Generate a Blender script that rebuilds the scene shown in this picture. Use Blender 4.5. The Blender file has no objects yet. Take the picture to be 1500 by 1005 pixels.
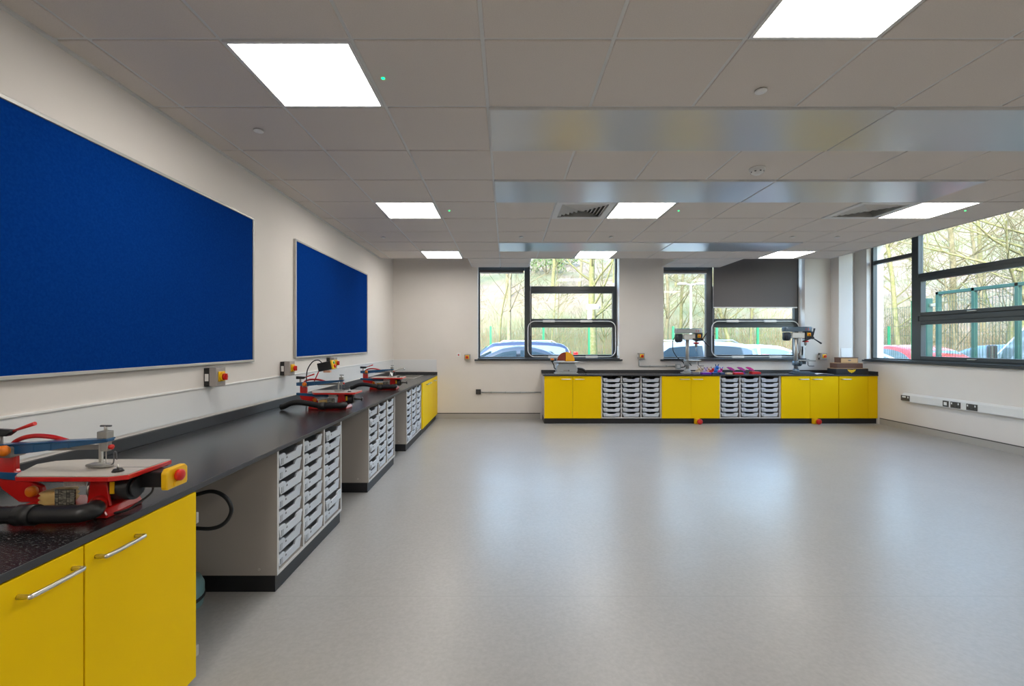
import bpy, bmesh, math, random
from mathutils import Vector, Matrix

sc = bpy.context.scene
col = sc.collection
R = math.radians

# ------------------------------------------------------------------ camera
cam_d = bpy.data.cameras.new('camera')
cam = bpy.data.objects.new('camera', cam_d)
col.objects.link(cam)
cam.location = (0, 0, 1.40)
cam.rotation_euler = (R(90), 0, 0)
cam_d.sensor_width = 36
cam_d.lens = 36 * 670 / 1500
cam_d.shift_x = 8 / 1500
cam_d.shift_y = -0.5 / 1500
cam_d.clip_start = 0.02
cam_d.clip_end = 900
sc.camera = cam

# ------------------------------------------------------------------ sky, sun, exposure
world = bpy.data.worlds.new('sky')
sc.world = world
world.use_nodes = True
wn = world.node_tree
wn.nodes.clear()
w_out = wn.nodes.new('ShaderNodeOutputWorld')
w_bg = wn.nodes.new('ShaderNodeBackground')
w_sky = wn.nodes.new('ShaderNodeTexSky')
w_sky.sky_type = 'NISHITA'
w_sky.sun_disc = False
w_sky.sun_elevation = R(34)
w_sky.sun_rotation = R(215)
w_sky.air_density = 1.2
w_sky.dust_density = 1.5
w_sky.ozone_density = 1.0
w_bg.inputs['Strength'].default_value = 0.95
wn.links.new(w_sky.outputs[0], w_bg.inputs['Color'])
wn.links.new(w_bg.outputs[0], w_out.inputs['Surface'])

sun_d = bpy.data.lights.new('sun', 'SUN')
sun_d.energy = 3.4
sun_d.color = (1.0, 0.88, 0.68)
sun_d.angle = R(1.0)
sun = bpy.data.objects.new('sun', sun_d)
col.objects.link(sun)
sun.rotation_euler = Vector((0.45, 0.75, -0.62)).to_track_quat('-Z', 'Y').to_euler()

vs = sc.view_settings
vs.view_transform = 'Standard'
vs.look = 'None'
vs.gamma = 1.0
vs.use_curve_mapping = False
vs.exposure = 1.28
LAMP = 8.0            # radiance of the ceiling light panels

# daylight portals in the window openings
def portal(name, loc, rot, sx, sy):
    d = bpy.data.lights.new(name, 'AREA')
    d.shape = 'RECTANGLE'; d.size = sx; d.size_y = sy
    d.cycles.is_portal = True
    o = bpy.data.objects.new(name, d); col.objects.link(o)
    o.location = loc; o.rotation_euler = rot
portal('portal_back_one', (0.77, 8.72, 2.12), (R(-90), 0, 0), 2.6, 2.06)
portal('portal_back_two', (4.18, 8.72, 2.12), (R(-90), 0, 0), 2.6, 2.06)
portal('portal_right', (6.68, 6.65, 2.12), (R(90), 0, R(90)), 3.0, 2.06)

# ------------------------------------------------------------------ mesh helper
class MB:
    def __init__(s):
        s.v = []; s.f = []; s.sm = []
    def add(s, vs_, fs, smooth=False):
        n = len(s.v)
        s.v += [Vector(p) for p in vs_]
        for f in fs:
            s.f.append([n + i for i in f]); s.sm.append(smooth)
        return s
    def box(s, x0, x1, y0, y1, z0, z1, M=None):
        if x0 > x1: x0, x1 = x1, x0
        if y0 > y1: y0, y1 = y1, y0
        if z0 > z1: z0, z1 = z1, z0
        v = [(x0,y0,z0),(x1,y0,z0),(x1,y1,z0),(x0,y1,z0),(x0,y0,z1),(x1,y0,z1),(x1,y1,z1),(x0,y1,z1)]
        if M is not None: v = [M @ Vector(p) for p in v]
        return s.add(v, [(3,2,1,0),(4,5,6,7),(0,1,5,4),(1,2,6,5),(2,3,7,6),(3,0,4,7)])
    def cbox(s, c, d, M=None):
        return s.box(c[0]-d[0]/2, c[0]+d[0]/2, c[1]-d[1]/2, c[1]+d[1]/2, c[2]-d[2]/2, c[2]+d[2]/2, M)
    def cyl(s, p0, p1, r0, r1=None, n=16, cap=True, smooth=True):
        if r1 is None: r1 = r0
        p0 = Vector(p0); p1 = Vector(p1)
        d = (p1 - p0).normalized()
        a = d.orthogonal().normalized(); b = d.cross(a)
        v = []
        for p, r in ((p0, r0), (p1, r1)):
            for i in range(n):
                t = 2*math.pi*i/n
                v.append(p + (a*math.cos(t) + b*math.sin(t))*r)
        s.add(v, [(i, (i+1) % n, n+(i+1) % n, n+i) for i in range(n)], smooth)
        if cap:
            s.add(v[:n], [list(range(n-1, -1, -1))]); s.add(v[n:], [list(range(n))])
        return s
    def tube(s, pts, r, n=8, cap=True, closed=False):
        pts = [Vector(p) for p in pts]
        rs = r if isinstance(r, (list, tuple)) else [r]*len(pts)
        m = len(pts); up = None; v = []
        for i in range(m):
            if closed: d = pts[(i+1) % m] - pts[i-1]
            else: d = pts[min(i+1, m-1)] - pts[max(i-1, 0)]
            d.normalize()
            if up is None: up = d.orthogonal().normalized()
            up = up - d*up.dot(d)
            if up.length < 1e-6: up = d.orthogonal()
            up.normalize()
            b = d.cross(up)
            for k in range(n):
                t = 2*math.pi*k/n
                v.append(pts[i] + (up*math.cos(t) + b*math.sin(t))*rs[i])
        f = []
        for i in range(m if closed else m-1):
            j = (i+1) % m
            for k in range(n):
                f.append((i*n+k, i*n+(k+1) % n, j*n+(k+1) % n, j*n+k))
        s.add(v, f, True)
        if cap and not closed:
            s.add(v[:n], [list(range(n-1, -1, -1))]); s.add(v[-n:], [list(range(n))])
        return s
    def prism(s, outline, a0, a1, axis='y', M=None):
        # outline: counter-clockwise pairs; axis y: (x,z), axis x: (y,z), axis z: (x,y)
        n = len(outline)
        def mk(p, a):
            if axis == 'y': q = (p[0], a, p[1])
            elif axis == 'x': q = (a, p[0], p[1])
            else: q = (p[0], p[1], a)
            return M @ Vector(q) if M is not None else q
        v = [mk(p, a0) for p in outline] + [mk(p, a1) for p in outline]
        return s.add(v, [list(range(n)), list(range(2*n-1, n-1, -1))] +
                     [(i, n+i, n+(i+1) % n, (i+1) % n) for i in range(n)])
    def lathe(s, prof, o=(0,0,0), ax=(0,0,1), n=20):
        o = Vector(o); ax = Vector(ax).normalized()
        a = ax.orthogonal().normalized(); b = ax.cross(a)
        v = []
        for r, h in prof:
            for i in range(n):
                t = 2*math.pi*i/n
                v.append(o + ax*h + (a*math.cos(t)+b*math.sin(t))*r)
        f = []
        for j in range(len(prof)-1):
            for i in range(n):
                f.append((j*n+i, j*n+(i+1) % n, (j+1)*n+(i+1) % n, (j+1)*n+i))
        s.add(v, f, True)
        if prof[0][0] > 1e-4: s.add(v[:n], [list(range(n-1, -1, -1))])
        if prof[-1][0] > 1e-4: s.add(v[-n:], [list(range(n))])
        return s
    def ball(s, c, r, n=14, m=8, sc_=(1,1,1)):
        c = Vector(c); v = []
        for j in range(m+1):
            ph = math.pi*j/m
            for i in range(n):
                t = 2*math.pi*i/n
                v.append(c + Vector((r*sc_[0]*math.sin(ph)*math.cos(t), r*sc_[1]*math.sin(ph)*math.sin(t), -r*sc_[2]*math.cos(ph))))
        f = [(j*n+i, j*n+(i+1) % n, (j+1)*n+(i+1) % n, (j+1)*n+i) for j in range(m) for i in range(n)]
        return s.add(v, f, True)
    def mesh(s, name, mat, bevel=0, seg=2):
        me = bpy.data.meshes.new(name)
        me.from_pydata([tuple(p) for p in s.v], [], s.f)
        me.polygons.foreach_set('use_smooth', s.sm)
        bm = bmesh.new(); bm.from_mesh(me)
        bmesh.ops.remove_doubles(bm, verts=bm.verts, dist=1e-6)
        bmesh.ops.recalc_face_normals(bm, faces=bm.faces)
        if bevel:
            es = [e for e in bm.edges if len(e.link_faces) == 2 and e.calc_face_angle(0) > R(35)]
            bmesh.ops.bevel(bm, geom=es, offset=bevel, segments=seg, affect='EDGES', profile=0.5, clamp_overlap=True)
        bm.to_mesh(me); bm.free()
        me.materials.append(M_[mat] if isinstance(mat, str) else mat)
        me.update()
        return me
    def build(s, name, mat, parent=None, bevel=0, seg=2, kind=None, label=None):
        """link as one mesh object; a top-level one gets its origin at the middle of its base"""
        if parent is None:
            xs = [p.x for p in s.v]; ys = [p.y for p in s.v]; zs = [p.z for p in s.v]
            o0 = Vector(((min(xs)+max(xs))/2, (min(ys)+max(ys))/2, min(zs)))
            s.v = [p - o0 for p in s.v]
        o = bpy.data.objects.new(name, s.mesh(name, mat, bevel, seg))
        col.objects.link(o)
        if parent is None: o.location = o0
        else: o.parent = parent
        if kind: o['kind'] = kind
        if label: o['label'] = label
        return o

def tag(o, label, cat, group=None):
    o['label'] = label; o['category'] = cat
    if group: o['group'] = group
    return o
def thing(name, loc, label=None, cat=None, rz=0, group=None, kind=None, scale=1.0):
    o = bpy.data.objects.new(name, None)
    col.objects.link(o)
    o.empty_display_size = 0.05
    o.location = loc; o.rotation_euler = (0, 0, rz); o.scale = (scale,)*3
    if label: tag(o, label, cat, group)
    if kind: o['kind'] = kind
    return o
KIDS = {}
def dup(root, loc, rz=None, label=None, group=None):
    r = root.copy(); col.objects.link(r)
    r.location = loc
    if rz is not None: r.rotation_euler = (0, 0, rz)
    if label: r['label'] = label
    if group: r['group'] = group
    if root.name not in KIDS:
        KIDS[root.name] = [(c, list(c.children)) for c in root.children]
    for ch, subs in KIDS[root.name]:
        c = ch.copy(); col.objects.link(c); c.parent = r
        for g in subs:
            d = g.copy(); col.objects.link(d); d.parent = c
    return r
def smooth_path(pts, n=6, closed=False):
    pts = [Vector(p) for p in pts]; out = []
    m = len(pts)
    rng = range(m if closed else m-1)
    for i in rng:
        if closed: p0, p1, p2, p3 = pts[i-1], pts[i], pts[(i+1) % m], pts[(i+2) % m]
        else: p0, p1, p2, p3 = pts[max(i-1,0)], pts[i], pts[i+1], pts[min(i+2,m-1)]
        for k in range(n):
            t = k/n
            out.append(0.5*((2*p1) + (p2-p0)*t + (2*p0-5*p1+4*p2-p3)*t*t + (3*p1-p0-3*p2+p3)*t**3))
    if not closed: out.append(pts[-1])
    return out

# ------------------------------------------------------------------ materials
M_ = {}
def mat(name, colour, rough=0.5, metal=0.0, spec=0.5, noise=None, bump=None, coat=0.0, emit=None):
    """noise = (scale, second colour, contrast low, high); bump = (scale, strength)"""
    m = bpy.data.materials.new(name); m.use_nodes = True
    nt = m.node_tree; b = nt.nodes['Principled BSDF']
    b.inputs['Base Color'].default_value = (*colour, 1)
    b.inputs['Roughness'].default_value = rough
    b.inputs['Metallic'].default_value = metal
    b.inputs['Specular IOR Level'].default_value = spec
    b.inputs['Coat Weight'].default_value = coat
    tc = None
    if noise or bump: tc = nt.nodes.new('ShaderNodeTexCoord')
    if noise:
        n = nt.nodes.new('ShaderNodeTexNoise'); n.inputs['Scale'].default_value = noise[0]
        n.inputs['Detail'].default_value = 5
        r = nt.nodes.new('ShaderNodeValToRGB')
        r.color_ramp.elements[0].position = noise[2]; r.color_ramp.elements[1].position = noise[3]
        r.color_ramp.elements[0].color = (*colour, 1); r.color_ramp.elements[1].color = (*noise[1], 1)
        nt.links.new(tc.outputs['Object'], n.inputs['Vector'])
        nt.links.new(n.outputs['Fac'], r.inputs['Fac'])
        nt.links.new(r.outputs['Color'], b.inputs['Base Color'])
    if bump:
        n = nt.nodes.new('ShaderNodeTexNoise'); n.inputs['Scale'].default_value = bump[0]
        n.inputs['Detail'].default_value = 3
        bp = nt.nodes.new('ShaderNodeBump'); bp.inputs['Strength'].default_value = bump[1]
        bp.inputs['Distance'].default_value = 0.01
        nt.links.new(tc.outputs['Object'], n.inputs['Vector'])
        nt.links.new(n.outputs['Fac'], bp.inputs['Height'])
        nt.links.new(bp.outputs['Normal'], b.inputs['Normal'])
    if emit:
        b.inputs['Emission Color'].default_value = (*emit[0], 1)
        b.inputs['Emission Strength'].default_value = emit[1]
    M_[name] = m
    return m

mat('wall_paint', (0.74, 0.70, 0.66), 0.75, spec=0.25, noise=(3.0, (0.76, 0.72, 0.68), 0.3, 0.7))
mat('cladding', (0.75, 0.76, 0.77), 0.22, spec=0.45)
mat('tile_white', (0.72, 0.66, 0.605), 0.9, spec=0.1, noise=(180, (0.67, 0.615, 0.565), 0.4, 0.75))
mat('grid_white', (0.70, 0.70, 0.69), 0.45, spec=0.4)
mat('trim_white', (0.80, 0.80, 0.79), 0.4)
mat('vent_grey', (0.62, 0.61, 0.58), 0.5)
mat('vent_dark', (0.07, 0.068, 0.06), 0.8)
mat('cove_grey', (0.42, 0.40, 0.37), 0.45)
mat('cap_dark', (0.055, 0.05, 0.045), 0.5)
mat('felt_blue', (0.001, 0.030, 0.20), 0.95, spec=0.02, noise=(90, (0.003, 0.043, 0.24), 0.35, 0.8), bump=(400, 0.12))
mat('aluminium', (0.50, 0.50, 0.48), 0.5, metal=0.5)
mat('yellow_door', (0.95, 0.62, 0.0), 0.45, spec=0.12)
mat('steel', (0.62, 0.60, 0.56), 0.28, metal=1.0)
mat('chrome', (0.85, 0.86, 0.87), 0.08, metal=1.0)
mat('carcass', (0.46, 0.425, 0.39), 0.5, spec=0.35)
mat('edge_band', (0.66, 0.65, 0.64), 0.45)
mat('plinth', (0.012, 0.012, 0.014), 0.45)
mat('tray_grey', (0.60, 0.64, 0.69), 0.38, spec=0.45)
mat('tray_tub', (0.42, 0.45, 0.49), 0.5)
mat('mark_dark', (0.10, 0.10, 0.11), 0.5)
mat('frame_grey', (0.042, 0.050, 0.056), 0.35, spec=0.5)
mat('sill_dark', (0.035, 0.040, 0.045), 0.35)
mat('blind_grey', (0.13, 0.12, 0.12), 0.85, noise=(300, (0.155, 0.145, 0.145), 0.4, 0.7))
mat('blind_white', (0.8, 0.8, 0.8), 0.4)
mat('white_plastic', (0.78, 0.78, 0.77), 0.35)
mat('grey_plastic', (0.36, 0.33, 0.31), 0.45)
mat('black_plastic', (0.012, 0.012, 0.013), 0.38)
mat('rubber', (0.010, 0.010, 0.011), 0.45)
mat('yellow_plastic', (0.88, 0.52, 0.005), 0.35)
mat('red_plastic', (0.62, 0.012, 0.008), 0.3)
mat('orange_plastic', (0.85, 0.22, 0.01), 0.35)
mat('red_enamel', (0.56, 0.010, 0.008), 0.28, coat=0.3)
mat('blue_enamel', (0.010, 0.085, 0.21), 0.3, coat=0.3)
mat('green_plastic', (0.02, 0.42, 0.20), 0.4)
mat('teal_plastic', (0.03, 0.36, 0.34), 0.4)
mat('cast_grey', (0.33, 0.32, 0.30), 0.4, metal=0.4)
mat('saw_table', (0.60, 0.55, 0.49), 0.25, metal=0.2)
mat('bellows', (0.62, 0.42, 0.15), 0.5)
mat('paper', (0.83, 0.82, 0.80), 0.8)
mat('hammer_blue', (0.11, 0.155, 0.20), 0.3, metal=0.35)
mat('machine_white', (0.66, 0.66, 0.62), 0.35)
mat('machine_grey', (0.40, 0.43, 0.44), 0.35, metal=0.2)
mat('machine_dark', (0.028, 0.036, 0.05), 0.3)
mat('abrasive', (0.20, 0.035, 0.018), 0.95, noise=(300, (0.28, 0.06, 0.03), 0.4, 0.7))
mat('guard_yellow', (0.83, 0.40, 0.01), 0.4)
mat('wood_dark', (0.075, 0.023, 0.005), 0.5, noise=(14, (0.105, 0.034, 0.009), 0.3, 0.7))
mat('wood_light', (0.50, 0.28, 0.11), 0.5, noise=(14, (0.56, 0.33, 0.14), 0.3, 0.7))
mat('box_black', (0.008, 0.008, 0.009), 0.45)
mat('led_green', (0.0, 0.5, 0.1), 0.4, emit=((0.0, 1.0, 0.2), 2.0))
mat('diffuser', (0.9, 0.9, 0.9), 0.5, emit=((1.0, 0.95, 0.88), LAMP))
mat('metal_panel', (0.60, 0.61, 0.61), 0.29, metal=1.0, bump=(3.0, 0.05))
for n_, c_ in (('toy_cream', (0.62, 0.50, 0.30)), ('toy_purple', (0.16, 0.02, 0.42)), ('toy_lilac', (0.50, 0.40, 0.60)), ('toy_blue', (0.01, 0.14, 0.55)),
               ('toy_pink', (0.60, 0.03, 0.28)), ('toy_magenta', (0.45, 0.04, 0.33)), ('toy_red', (0.60, 0.01, 0.01)), ('toy_navy', (0.02, 0.05, 0.16)),
               ('toy_green', (0.15, 0.45, 0.05)), ('toy_tan', (0.52, 0.38, 0.26)), ('toy_grey', (0.20, 0.20, 0.24)), ('toy_peach', (0.75, 0.42, 0.28))):
    mat(n_, c_, 0.45)

# black laminate worktop with fine pale flecks and streaks
def worktop_mat():
    m = bpy.data.materials.new('worktop'); m.use_nodes = True
    nt = m.node_tree; b = nt.nodes['Principled BSDF']
    tc = nt.nodes.new('ShaderNodeTexCoord')
    mp = nt.nodes.new('ShaderNodeMapping'); mp.inputs['Scale'].default_value = (60, 190, 60); mp.inputs['Rotation'].default_value = (0, 0, 0.5)
    n = nt.nodes.new('ShaderNodeTexNoise'); n.inputs['Scale'].default_value = 1.6; n.inputs['Detail'].default_value = 3
    r = nt.nodes.new('ShaderNodeValToRGB')
    r.color_ramp.elements[0].position = 0.54; r.color_ramp.elements[0].color = (0.009, 0.009, 0.011, 1)
    r.color_ramp.elements[1].position = 0.66; r.color_ramp.elements[1].color = (0.11, 0.105, 0.10, 1)
    nt.links.new(tc.outputs['Object'], mp.inputs['Vector']); nt.links.new(mp.outputs[0], n.inputs['Vector'])
    nt.links.new(n.outputs['Fac'], r.inputs['Fac']); nt.links.new(r.outputs[0], b.inputs['Base Color'])
    b.inputs['Roughness'].default_value = 0.27
    b.inputs['Specular IOR Level'].default_value = 0.5
    M_['worktop'] = m
worktop_mat()
mat('worktop_edge', (0.035, 0.036, 0.04), 0.4)

# speckled sheet vinyl with welded seams
def floor_mat():
    m = bpy.data.materials.new('vinyl'); m.use_nodes = True
    nt = m.node_tree; b = nt.nodes['Principled BSDF']; L = nt.links.new
    tc = nt.nodes.new('ShaderNodeTexCoord')
    n = nt.nodes.new('ShaderNodeTexNoise'); n.inputs['Scale'].default_value = 55; n.inputs['Detail'].default_value = 8
    r = nt.nodes.new('ShaderNodeValToRGB')
    r.color_ramp.elements[0].position = 0.3; r.color_ramp.elements[0].color = (0.350, 0.345, 0.338, 1)
    r.color_ramp.elements[1].position = 0.7; r.color_ramp.elements[1].color = (0.400, 0.395, 0.387, 1)
    L(tc.outputs['Object'], n.inputs['Vector']); L(n.outputs['Fac'], r.inputs['Fac'])
    sx = nt.nodes.new('ShaderNodeSeparateXYZ'); L(tc.outputs['Object'], sx.inputs[0])
    md = nt.nodes.new('ShaderNodeMath'); md.operation = 'PINGPONG'; md.inputs[1].default_value = 0.95
    L(sx.outputs['Y'], md.inputs[0])
    lt = nt.nodes.new('ShaderNodeMath'); lt.operation = 'LESS_THAN'; lt.inputs[1].default_value = 0.0025
    L(md.outputs[0], lt.inputs[0])
    mx = nt.nodes.new('ShaderNodeMix'); mx.data_type = 'RGBA'
    mx.inputs['B'].default_value = (0.33, 0.325, 0.318, 1)
    L(lt.outputs[0], mx.inputs['Factor']); L(r.outputs[0], mx.inputs['A'])
    L(mx.outputs['Result'], b.inputs['Base Color'])
    n2 = nt.nodes.new('ShaderNodeTexNoise'); n2.inputs['Scale'].default_value = 2.5; n2.inputs['Detail'].default_value = 6
    L(tc.outputs['Object'], n2.inputs['Vector'])
    mr = nt.nodes.new('ShaderNodeMapRange'); mr.inputs['To Min'].default_value = 0.26; mr.inputs['To Max'].default_value = 0.40
    L(n2.outputs['Fac'], mr.inputs['Value']); L(mr.outputs[0], b.inputs['Roughness'])
    b.inputs['Specular IOR Level'].default_value = 0.5
    M_['vinyl'] = m
floor_mat()

def glass_mat(name, tint, refl):
    m = bpy.data.materials.new(name); m.use_nodes = True
    nt = m.node_tree; nt.nodes.clear()
    o = nt.nodes.new('ShaderNodeOutputMaterial'); mx = nt.nodes.new('ShaderNodeMixShader')
    t = nt.nodes.new('ShaderNodeBsdfTransparent'); t.inputs['Color'].default_value = (*tint, 1)
    g = nt.nodes.new('ShaderNodeBsdfGlossy'); g.inputs['Roughness'].default_value = 0.02
    fr = nt.nodes.new('ShaderNodeFresnel'); fr.inputs['IOR'].default_value = refl
    ge = nt.nodes.new('ShaderNodeNewGeometry'); inv = nt.nodes.new('ShaderNodeMath'); inv.operation = 'SUBTRACT'; inv.inputs[0].default_value = 0.95
    nt.links.new(ge.outputs['Backfacing'], inv.inputs[1])
    ml = nt.nodes.new('ShaderNodeMath'); ml.operation = 'MULTIPLY'      # reflect once, where the light meets the pane
    nt.links.new(fr.outputs[0], ml.inputs[0]); nt.links.new(inv.outputs[0], ml.inputs[1])
    nt.links.new(ml.outputs[0], mx.inputs[0]); nt.links.new(t.outputs[0], mx.inputs[1]); nt.links.new(g.outputs[0], mx.inputs[2])
    nt.links.new(mx.outputs[0], o.inputs['Surface'])
    M_[name] = m
glass_mat('glass', (0.93, 0.96, 0.95), 1.35)

# plate with rows of fine print
def print_mat(name, base, ink, sx, sy):
    m = bpy.data.materials.new(name); m.use_nodes = True
    nt = m.node_tree; b = nt.nodes['Principled BSDF']; L = nt.links.new
    tc = nt.nodes.new('ShaderNodeTexCoord')
    mp = nt.nodes.new('ShaderNodeMapping'); mp.inputs['Rotation'].default_value = (R(90), 0, 0); mp.inputs['Scale'].default_value = (sx, sy, sy)
    k = nt.nodes.new('ShaderNodeTexBrick')
    k.inputs['Color1'].default_value = (*ink, 1); k.inputs['Color2'].default_value = (*base, 1); k.inputs['Mortar'].default_value = (*base, 1)
    k.inputs['Scale'].default_value = 1.0; k.inputs['Mortar Size'].default_value = 0.06; k.offset = 0.37; k.squash = 1.4
    L(tc.outputs['Object'], mp.inputs['Vector']); L(mp.outputs[0], k.inputs['Vector']); L(k.outputs['Color'], b.inputs['Base Color'])
    b.inputs['Roughness'].default_value = 0.4
    M_[name] = m
print_mat('plate_black', (0.015, 0.015, 0.015), (0.55, 0.52, 0.42), 55, 120)
print_mat('plate_white', (0.66, 0.63, 0.60), (0.40, 0.37, 0.36), 60, 160)
# ================================================================== THE ROOM
XL, XR, YB, YF = -2.08, 6.40, 8.40, -3.5
ZC, ZS = 2.783, 3.40
GX0, GY0, T = -0.11, 2.086, 0.6          # ceiling grid: a line at GX0 + j*T, GY0 + k*T
RX, RY = GX0 + 9*T, GY0 + 9*T            # edges of the suspended raft
W1 = (-0.527, 2.07)                       # back window openings in X
W2 = (2.884, 5.48)
W3 = (5.10, 8.13)                         # right window opening in Y
WZ0, WZ1 = 1.10, 3.15

MB().box(XL-.2, XR+.3, YF-.2, YB+.35, -.12, 0).build('floor', 'vinyl', kind='structure')
MB().box(XL-.2, XL, YF-.2, YB+.35, 0, ZS).build('wall_left', 'wall_paint', kind='structure')
MB().box(XL, XR+.3, YF-.2, YF, 0, ZS).build('wall_front', 'wall_paint', kind='structure')
def wall_with_holes(a0, a1, holes, z0, z1):
    """rectangles (a0,a1,z0,z1) of a wall around its openings"""
    out = []; a = a0
    for h0, h1 in holes:
        out.append((a, h0, 0, ZS)); out.append((h0, h1, 0, z0)); out.append((h0, h1, z1, ZS)); a = h1
    out.append((a, a1, 0, ZS))
    return out
m = MB()
for a0, a1, z0, z1 in wall_with_holes(XL, XR+.3, [W1, W2], WZ0, WZ1): m.box(a0, a1, YB, YB+.35, z0, z1)
m.build('wall_back', 'wall_paint', kind='structure')
m = MB()
for a0, a1, z0, z1 in wall_with_holes(YF, YB, [W3], WZ0, WZ1): m.box(XR, XR+.3, a0, a1, z0, z1)
m.build('wall_right', 'wall_paint', kind='structure')
# boxed-in column by the corner
w = thing('wall_corner', (6.07, 8.295, 0), kind='structure')
MB().box(-.12, .13, -.105, .105, .852, ZS).build('boxing', 'wall_paint', w)
MB().box(-.085, .10, -.112, -.105, 1.14, 1.30).build('access_panel', 'trim_white', w, bevel=.002)
MB().box(XL-.2, XR+.3, YF-.2, YB+.35, ZS, ZS+.12).build('ceiling_upper', 'wall_paint', kind='structure')

# coved skirting with a dark capping line
def skirting(name, x0, x1, y0, y1):
    b = thing(name, ((x0+x1)/2, (y0+y1)/2, 0), kind='structure')
    dx, dy = (x1-x0)/2, (y1-y0)/2
    MB().box(-dx, dx, -dy, dy, 0, .098).build('cove', 'cove_grey', b)
    MB().box(-dx, dx, -dy-.002, dy, .098, .111).build('capping_strip', 'cap_dark', b)
skirting('baseboard_back', -1.30, .62, YB-.006, YB)
skirting('baseboard_right', XR-.006, XR, YF, 7.84)
skirting('baseboard_front', XL, XR-.01, YF, YF+.006)

# ------------------------------------------------------------------ suspended ceiling raft
ceil = thing('ceiling', ((XL+RX)/2, 2, ZC), kind='structure')
CO = Vector(ceil.location)
def cpart(mb, name, mt, bevel=0):
    mb.v = [p - CO for p in mb.v]
    return mb.build(name, mt, ceil, bevel)
KMIN = -2
YT = GY0 + KMIN*T
cpart(MB().box(XL, RX, YF, RY, ZC+.022, ZC+.05), 'backing_board', 'grid_white')
cpart(MB().box(XL, RX, YF, YT, ZC, ZC+.022), 'rear_board', 'tile_white')
cpart(MB().box(RX, RX+.025, YF, RY+.025, ZC-.006, ZS), 'edge_upstand', 'wall_paint')
cpart(MB().box(XL, RX, RY, RY+.025, ZC-.006, ZS), 'edge_upstand', 'wall_paint')
cpart(MB().box(XL, XL+.022, YT, RY, ZC-.010, ZC+.02), 'wall_angle', 'grid_white')
xs = [GX0 + j*T for j in range(-3, 10)]
for x in xs[:-1]:
    cpart(MB().box(x-.012, x+.012, YT, RY, ZC+.005, ZC+.022), 'grid_bar', 'grid_white')
for k in range(KMIN, 9):
    y = GY0 + k*T
    cpart(MB().box(XL+.02, RX, y-.012, y+.012, ZC+.0055, ZC+.022), 'cross_bar', 'grid_white')
LIGHTS = [(-2, 0), (2, -1), (-2, 4), (2, 4), (7, 4), (-2, 8), (2, 8), (7, 8), (7, -1)]
VENTS = [(1, 4), (6, 4)]
PANEL_ROWS = (1, 3, 7)
def special(j, k):
    return (j, k) in LIGHTS or (j, k) in VENTS or (k in PANEL_ROWS and 0 <= j < 7)
def tile_mesh(wd):
    h = wd/2 - .009; d = T/2 - .009
    return MB().box(-h, h, -d, d, 0, .02).mesh('ceiling_tile', 'tile_white', .003, 1)
tm = tile_mesh(T); tm_cut = tile_mesh(xs[0]-XL-.012)
rnd = random.Random(4)
for k in range(KMIN, 9):
    yc = GY0 + (k+.5)*T
    for j in range(-4, 9):
        if special(j, k): continue
        o = bpy.data.objects.new('ceiling_tile', tm_cut if j == -4 else tm)
        col.objects.link(o); o.parent = ceil
        xc = (XL+.012+xs[0])/2 if j == -4 else GX0 + (j+.5)*T
        o.location = Vector((xc, yc, ZC - .001 + rnd.uniform(-.0012, .0012))) - CO
        o.rotation_euler = (rnd.uniform(-.0015, .0015), rnd.uniform(-.0015, .0015), 0)

# bulkheads reaching from the raft to the window heads
for i, (x0, x1) in enumerate(((-.63, .40), (2.86, 3.92))):
    bk = thing('ceiling_bulkhead', ((x0+x1)/2, 7.96, ZC), kind='structure')
    h = (x1-x0)/2
    y0, y1 = RY+.026-7.96, YB-7.96
    m = MB().box(-h, h, y0, y1, .02, ZS-ZC); m.build('casing', 'wall_paint', bk)
    xx = sorted([-h, h] + [g-(x0+x1)/2 for g in xs if x0+.05 < g < x1-.05])
    for a, b_ in zip(xx[:-1], xx[1:]):
        MB().box(a+.008, b_-.008, y0+.004, y0+.45, 0, .019).build('ceiling_tile', 'tile_white', bk, .003, 1)
        MB().box(a+.008, b_-.008, y0+.466, y1-.004, 0, .019).build('ceiling_tile', 'tile_white', bk, .003, 1)
    for g in xx:
        MB().box(g-.011, g+.011, y0, y1, .006, .02).build('grid_bar', 'grid_white', bk)

# ------------------------------------------------------------------ lights, metal panels, vents, detectors
LL = {(-2,0): 'bright square ceiling light nearest the blue pin boards', (2,-1): 'large bright ceiling light cut off by the top edge of the picture',
      (-2,4): 'square ceiling light halfway along the left wall', (2,4): 'square ceiling light just right of the left air vent',
      (7,4): 'square ceiling light right of the right-hand air vent', (-2,8): 'farthest square ceiling light, by the left wall',
      (2,8): 'farthest square ceiling light, over the left back window', (7,8): 'farthest square ceiling light, over the grey roller blind',
      (7,-1): 'square ceiling light out of the picture beside the right window'}
def make_light(j, k, label, rear=None):
    x, y = (GX0+(j+.5)*T, GY0+(k+.5)*T) if rear is None else rear
    t = thing('ceiling_light', (x, y, ZC-.006), label, 'ceiling light', group='square ceiling light panels')
    h = .293; q = .277
    m = MB()
    for a in ((-h, h, -h, -q), (-h, h, q, h), (-h, -q, -q, q), (q, h, -q, q)): m.box(a[0], a[1], a[2], a[3], 0, .022)
    m.build('frame', 'grid_white', t)
    MB().box(-q, q, -q, q, .004, .012).build('diffuser', 'diffuser', t)
for (j, k) in LIGHTS: make_light(j, k, LL[(j, k)])
for i, (x, y) in enumerate(((-1.01, -.4), (1.39, -1.8), (4.39, -1.8), (-1.01, -2.6))):  # unseen panels added behind the camera to help light the room
    make_light(0, 0, ['square ceiling light behind the camera by the left wall', 'square ceiling light behind the camera in the middle',
                      'square ceiling light behind the camera on the right', 'rearmost square ceiling light by the left wall'][i], (x, y))
PL = {1: 'nearest', 3: 'middle', 7: 'farthest'}
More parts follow.
